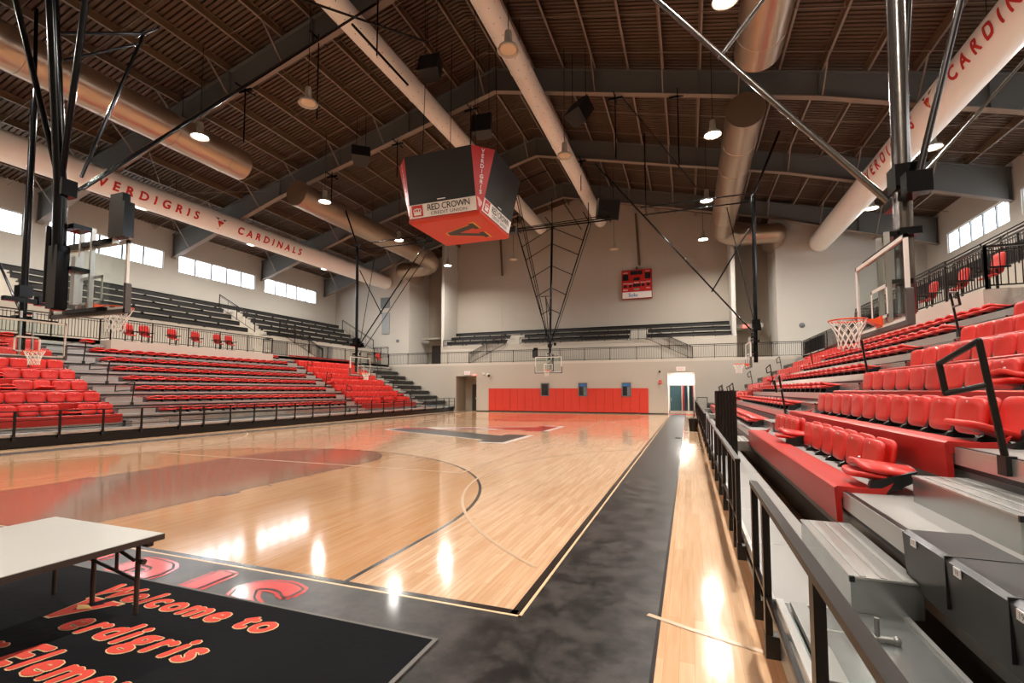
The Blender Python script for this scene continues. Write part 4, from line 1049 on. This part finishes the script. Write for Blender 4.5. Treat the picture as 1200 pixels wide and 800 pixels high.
def side_mast(rad, near, back=False):
    def fn(r, P, bx, zb, zt):
        m = MB(); m.tube(P(0, -.30, zb+.2), P(0, -.40, 10.4), rad, BLKPIPE if not near else STEELP, 18); m.build('mast', r)
        m = MB(); bx(m, -.45, .45, -.42, -.24, 4.25, 4.38, BLKPIPE); bx(m, .3, .48, -.48, -.2, 4.22, 4.5, BLKPIPE); bx(m, -.15, .15, -.5, -.2, 4.4, 4.75, BLKPIPE); bx(m, -.2, .2, -.45, -.2, 3.75, 3.85, BLKPIPE); m.build('clamp', r)
        if back:
            m = MB(); m.tube(P(0, -.45, 4.0), P(0, -5.6, 10.2), .035, BLKPIPE, 12); m.build('folding_brace', r)
            m = MB(); m.tube(P(0, -.4, 10.2), P(0, -.6, 13.4), .05, BLKPIPE, 10); m.tube(P(.1, -.35, 4.1), P(-.1, -.35, 9.9), .012, STEELP, 6); m.build('side_rod', r)
            return
        m = MB(); m.tube(P(.0, -.15, 4.3), P(0, 6.6, 12.9), .045 if near else .035, STEELP if near else BLKPIPE, 12); m.build('folding_brace', r)
        m = MB()
        if near: m.tube(P(0, 1.95, 6.9), P(0, .2, 9.0), .035, STEELP, 10)
        else: m.tube(P(0, 1.4, 6.1), P(0, -.2, 8.8), .03, BLKPIPE, 8)
        m.build('cross_strut', r)
        m = MB()
        if near:
            m.tube(P(-.25, -.35, 4.3), P(-.25, -.58, 7.0), .04, BROWNM, 10); m.tube(P(-.25, -.58, 7.0), P(-.25, -1.0, 12.0), .04, BROWNM, 10)
            m.tube(P(.3, -.35, 4.3), P(.3, -1.0, 7.0), .04, BROWNM, 10); m.tube(P(.3, -1.0, 7.0), P(.3, -2.2, 12.0), .04, BROWNM, 10)
            m.tube(P(0, -.3, 4.3), P(0, -3.9, 8.6), .022, STEELP, 10); m.tube(P(0, -.4, 10.2), P(0, -1.3, 13.0), .06, STEELP, 12)
        else:
            m.tube(P(.25, -.3, 4.3), P(.25, .7, 9.8), .018, BLKPIPE, 8)
            if r.location.x < -10: m.tube(P(.2, .1, 4.2), P(.2, 4.4, 9.6), .022, BLKPIPE, 8)
        m.build('side_rod', r)
        if not near:
            m = MB()
            for b in (-.5, .5): m.tube(P(b, -.4, 10.2), P(b, 4.4, 10.2), .035, BLKPIPE, 8)
            m.tube(P(-.6, -.35, 10.2), P(.6, -.35, 10.2), .04, BLKPIPE, 8); m.tube(P(-.6, 4.2, 10.2), P(.6, 4.2, 10.2), .035, BLKPIPE, 8)
            m.tube(P(0, 4.2, 10.2), P(0, 4.2, 14), .03, BLKPIPE, 8); m.tube(P(0, -.4, 10.3), P(0, -1.5, 13.0), .05, BLKPIPE, 8); m.build('roof_frame', r)
    return fn
hoop(XC, 4.66, (0, 1), 2.88, 'basketball hoop seen from behind on a tall black mast by the near baseline', main_mast)
hoop(XC, 30.87, (0, -1), 2.88, 'small distant hoop on a black V-shaped mast before the red wall pads', main_mast)
hoop(2.5, 7.9, (-1, 0), 2.5, 'large hoop with clear backboard over the bleacher beside the black strip', side_mast(.11, True))
hoop(2.45, 23.0, (-1, 0), 2.68, 'distant hoop seen edge-on beyond the ribbed panel', side_mast(.085, False))
hoop(-18.0, 8.0, (1, 0), 2.65, 'hoop facing the court in front of the nearest red seats across the court', side_mast(.085, False, True))
hoop(-18.0, 23.0, (1, 0), 2.55, 'hoop facing the court before the farthest red seats across the court', side_mast(.085, False))

# drop rods with clamps under the roof beams, loose ceiling pipes
for i, (x, y, z0, z1) in enumerate(((-13.6, 14.4, 15.6, 12.4), (-10.2, 21.4, 16.0, 14.0), (-14.6, 21.4, 15.0, 13.2), (-2.9, 21.4, 15.0, 12.2), (-.2, 21.4, 14.5, 11.3), (-6.0, 28.4, 15.8, 14.0), (-17.5, 14.4, 14.4, 12.2), (-19.0, 21.4, 13.9, 12.3), (-10.2, 13.6, 16.2, 13.6))):
    r = thing('drop_rod', 'thin black rod hanging from a roof clamp, %s of nine counted from the scoreboard area' % ORD[i], 'rod', (x, y, z1), 'black drop rods under the roof beams')
    m = MB(); m.tube((x, y, z0+.3), (x, y, z1), .028, BLKPIPE, 8); m.build('rod', r)
    m = MB(); m.bar((x-.35, y, z0+.05), (x+.35, y, z0+.05), .07, .07, BLKPIPE); m.bar((x, y-.5, z0+.1), (x, y+.5, z0+.1), .05, .05, BLKPIPE); m.build('clamp', r)
for i, (a, b, rr) in enumerate((((-10.4, 12.5, 14.0), (-10.4, 15.9, 14.0), .045), ((-10.9, 10.5, 13.5), (-8.2, 13.8, 13.7), .035), ((-7.6, 30, 14.2), (-7.6, 36, 14.2), .04), ((-13, 31.4, 13.2), (-5.2, 31.4, 13.35), .03), ((-2.7, 21.6, 15.3), (.6, 28.3, 13.2), .025), ((-7.9, 27.5, 15.2), (-11.0, 28.5, 15.0), .03))):
    m = MB(); m.tube(a, b, rr, BLKPIPE, 8); tag(m.build('ceiling_pipe'), 'thin black pipe slung under the roof, %s from the camera side' % ORD[i], 'pipe', 'loose black pipes under the roof')

# ============================================================ HANGING FOUR-SIDED SCOREBOARD
SX, SY = XC, 17.7
r = thing('hanging_scoreboard', 'four-sided hanging scoreboard with dark screens and orange-red underside', 'scoreboard', (SX, SY, 8.4))
def rot(q, x, y, z):
    c, s_ = (1, 0, -1, 0)[q], (0, 1, 0, -1)[q]
    return (SX+x*c-y*s_, SY+x*s_+y*c, z)
ZT, ZS, ZP1, ZP0, ZB = 10.8, 9.12, 9.02, 8.52, 8.40
def depth(z): return -(1.56+(2.13-1.56)*(z-8.4)/2.4)
for q in range(4):
    m = MB(); pl = lambda x, z, o=0.: rot(q, x, depth(z)-o, z)
    m.add([pl(-1.45, ZS), pl(1.45, ZS), pl(1.45, ZT), pl(-1.45, ZT)], [(0,1,2,3)], SCRN)
    m.add([pl(-1.45, ZP1, .01), pl(1.45, ZP1, .01), pl(1.45, ZS+.06, .01), pl(-1.45, ZS+.06, .01)], [(0,1,2,3)], BLK)
    m.add([pl(-.18, ZS-.03, .015), pl(.18, ZS-.03, .015), pl(.18, ZS+.005, .015), pl(-.18, ZS+.005, .015)], [(0,1,2,3)], WHITE)
    vs_ = m.build('video_screen', r)
    m = MB(); m.add([pl(-1.45, ZP0), pl(1.45, ZP0), pl(1.45, ZP1), pl(-1.45, ZP1)], [(0,1,2,3)], WHITE)
    m.text('RED CROWN', .33, BLK, lambda x, y: pl(.27+x*.98, 8.84+y*.98, .012), offset=.002, spacing=.93)
    m.text('CREDIT UNION', .19, SCRN, lambda x, y: pl(.27+x*1.12, 8.62+y*.9, .012), spacing=1.08)
    m.add([pl(-1.36, 8.57, .008), pl(-.86, 8.57, .008), pl(-.86, 8.99, .008), pl(-1.36, 8.99, .008)], [(0,1,2,3)], SBRED)
    for (cx_, rad) in ((-1.22, .07), (-1.11, .08), (-1.0, .07)):
        m.add([pl(cx_+rad*cos(t), 8.78+rad*1.3*sin(t), .014) for t in (pi/6*i for i in range(12))], [tuple(range(12))], WHITE)
        m.add([pl(cx_+rad*.5*cos(t), 8.79+rad*.7*sin(t), .018) for t in (pi/6*i for i in range(12))], [tuple(range(12))], SBRED)
    m.add([pl(-1.27, 8.62, .014), pl(-.95, 8.62, .014), pl(-.95, 8.69, .014), pl(-1.27, 8.69, .014)], [(0,1,2,3)], WHITE)
    m.build('sponsor_panel', vs_)
    # corner column, narrowing downwards
    m = MB()
    cor = lambda t, z, o=0.: (lambda k, a, b: rot(q, a[0]+(b[0]-a[0])*k+o*.7, a[1]+(b[1]-a[1])*k-o*.7, z))(t, (1.45, depth(z)), (-depth(z), -1.45))
    m.add([cor(0, ZB), cor(1, ZB), cor(1, ZT), cor(0, ZT)], [(0,1,2,3)], SBRED)
    for i, ch in enumerate('VERDIGRIS'):
        zc = 10.66-.185*i
        m.text(ch, .20, WHITE, lambda x, y, zc=zc: (lambda wd: cor(.5+x/wd, zc+y, .012))(math.hypot(-depth(zc)-1.45, -1.45-depth(zc))), offset=.008)
    m.add([cor(a, 8.62+b*.38, .012) for a, b in ((.1, 1), (.35, .95), (.85, .5), (.8, .3), (.55, 0), (.3, .2), (.25, .6))], [tuple(range(7))], PINK)
    m.build('corner_column', r)
m = MB()
for (h0, h1, z0, z1) in ((1.56, 1.56, 8.40, 8.52), (1.56, 1.50, 8.33, 8.40)):
    P0 = [(-h1, -h1), (h1, -h1), (h1, h1), (-h1, h1)]; P1 = [(-h0, -h0), (h0, -h0), (h0, h0), (-h0, h0)]
    m.add([(SX+x, SY+y, z0) for x, y in P0]+[(SX+x, SY+y, z1) for x, y in P1], [(0,3,2,1),(4,5,6,7)]+[(i, (i+1) % 4, 4+(i+1) % 4, 4+i) for i in range(4)], SBORG)
for h, z, mt in ((1.42, 8.328, SBRED), (1.36, 8.326, SBORG)): m.add([(SX-h, SY-h, z), (SX+h, SY-h, z), (SX+h, SY+h, z), (SX-h, SY+h, z)], [(0,3,2,1)], mt)
m.build('underside_tray', r)
m = MB()
vmark(m, lambda x, y: (SX+.15+y*.85, SY+.05+x*.92, 8.322), (GOLD, GOLD)); vmark(m, lambda x, y: (SX+.15+y*.77, SY+.05+x*.85, 8.318), (BLK, BLK))
m.build('underside_emblem', r, label='black block V outlined in gold')
m = MB(); m.add([rot(0, x, y, ZT) for x, y in ((-1.45,-2.13),(1.45,-2.13),(2.13,-1.45),(2.13,1.45),(1.45,2.13),(-1.45,2.13),(-2.13,1.45),(-2.13,-1.45))], [tuple(range(8))], BLK)
for x, y in ((-1.2, -1.2), (1.2, -1.2), (1.2, 1.2), (-1.2, 1.2)): m.tube((SX+x, SY+y, ZT), (SX+x*.9, SY+y*.9, ztop(SX+x)-.2), .014, BLKPIPE, 6)
m.box(SX-1.5, SX+1.5, SY-.05, SY+.05, ZT+.0, ZT+.15, BLKPIPE); m.build('hanging_frame', r)
m = MB()
for x, y in ((.3, 2.3), (1.0, 2.25), (-.3, 2.3), (1.6, 1.9)): m.box(SX+x-.18, SX+x+.18, SY+y-.15, SY+y+.15, 8.7, 8.95, BLK)
m.build('rear_speaker', r)

# ============================================================ FOREGROUND: MAT AND TABLE
r = thing('welcome_mat', 'black entrance mat with red Welcome lettering outlined in cream', 'mat', (-3.6, 1.5, 0))
m = MB(); m.box(-5.55, -1.6, .35, 2.9, .004, .012, MATE); m.box(-5.52, -1.63, .38, 2.87, .012, .016, MATB); m.build('carpet', r)
m = MB()
def ml(txt, size, x0, y0, al, sx=1., sp=1.):
    for off, mt, z in ((.017, CREAM, .017), (.010, MATR, .0200)):
        m.text(txt, size, mt, lambda a, b: (x0+a*sx, y0+b*1.10, z), offset=off, shear=.26, align=al, spacing=sp)
ml('Welcome to', .27, -4.60, 2.62, 'LEFT', 1.12, 1.22)
ml('erdigris', .30, -4.18, 2.20, 'LEFT', 1.10, 1.24)
ml('Elementary', .30, -4.04, 1.80, 'LEFT', 1.1, 1.2)
ml('Upper', .30, -4.20, 1.80, 'RIGHT', 1.1, 1.2)
m.build('lettering', r)
m = MB()
for k_, mt, z in ((1.1, CREAM, .018), (1.0, MATR, .0195)):
    vmark(m, lambda x, y: (-4.36+x*.17*k_+y*.05, 2.33+y*.16*k_, z), (mt, mt))
m.poly([(-4.43, 2.36, .0215), (-4.36, 2.39, .0215), (-4.25, 2.36, .0215), (-4.35, 2.31, .0215)], GOLD)
m.build('emblem', r, label='red block V on the mat')

r = thing('folding_table', 'white-topped folding table with dark brown legs standing on the mat', 'table', (-4.4, 1.6, .016))
m = MB(); m.box(-5.09, -3.73, .55, 2.52, .545, .585, TABE); m.box(-5.085, -3.735, .555, 2.515, .585, .589, TABT); m.build('table_top', r)
for ye, s in ((2.42, 1), (.66, -1)):
    for x in (-4.86, -4.37, -3.86): m = MB(); m.tube((x, ye, .018), (x, ye, .545), .016, TABE, 12); m.build('leg', r)
    m = MB(); m.tube((-4.86, ye, .42), (-3.86, ye, .26), .013, TABE, 10); m.tube((-4.86, ye, .42), (-4.86, ye, .45), .014, TABE)
    m.tube((-4.37, ye, .54), (-3.90, ye, .40), .013, TABE, 10)
    for x in (-4.62, -4.1): m.tube((x, ye, .54), (x, ye, .42-(x+4.86)*.16), .012, TABE, 10)
    br = m.build('brace', r)
    m = MB(); m.tube((-3.83, ye, .40), (-3.79, ye, .40), .02, TABE, 10); m.build('knob', br)
m = MB(); m.box(-5.03, -3.79, .6, .64, .5, .545, TABE); m.box(-5.03, -3.79, 2.44, 2.48, .5, .545, TABE); m.build('apron', r)

# ============================================================ DAYLIGHT AND LIGHT
w = bpy.data.worlds.new('world'); sc.world = w; w.use_nodes = True
bg = w.node_tree.nodes['Background']; bg.inputs['Color'].default_value = (.93, .965, 1, 1); bg.inputs['Strength'].default_value = 4.2
for x0, s in ((WL, 1), (WR, -1)):
    for i, (a, b) in enumerate(WINS):
        l = bpy.data.lights.new('window daylight', 'AREA'); l.shape = 'RECTANGLE'; l.size = b-a; l.size_y = WZ1-WZ0; l.cycles.is_portal = True
        o = bpy.data.objects.new('window_daylight', l); COL.objects.link(o); o.location = (x0-s*.3, (a+b)/2, (WZ0+WZ1)/2)
        o.rotation_euler = Vector((-s, 0, 0)).to_track_quat('Z', 'Y').to_euler(); o['kind'] = 'helper'
        d = Vector((s, 0, 0)); o.rotation_euler = d.to_track_quat('-Z', 'Y').to_euler()
        l.size, l.size_y = WZ1-WZ0, b-a
        up = o.matrix_basis.to_3x3()@Vector((1, 0, 0))
        if abs(up.z) < .5: l.size, l.size_y = b-a, WZ1-WZ0
for (x, y, z, e, c, sz) in ((-.5, 37.6, 2.7, 60, (.8, .9, 1), 1.2), (-.5, 35.95, 2.85, 35, (1, .95, .9), .8)):
    l = bpy.data.lights.new('vestibule light', 'AREA'); l.size = sz; l.energy = e; l.color = c
    o = bpy.data.objects.new('vestibule_light', l); COL.objects.link(o); o.location = (x, y, z); o['kind'] = 'helper'

for o in bpy.data.objects:
    if 'org' in o: del o['org']
sc.view_settings.view_transform = 'Standard'; sc.view_settings.look = 'None'; sc.view_settings.gamma = 1
sc.view_settings.use_curve_mapping = False; sc.view_settings.exposure = 1.0
sc.cycles.max_bounces = 8; sc.cycles.diffuse_bounces = 4; sc.cycles.glossy_bounces = 4; sc.cycles.transparent_max_bounces = 12
sc.cycles.sample_clamp_indirect = 6; sc.cycles.caustics_reflective = False; sc.cycles.caustics_refractive = False
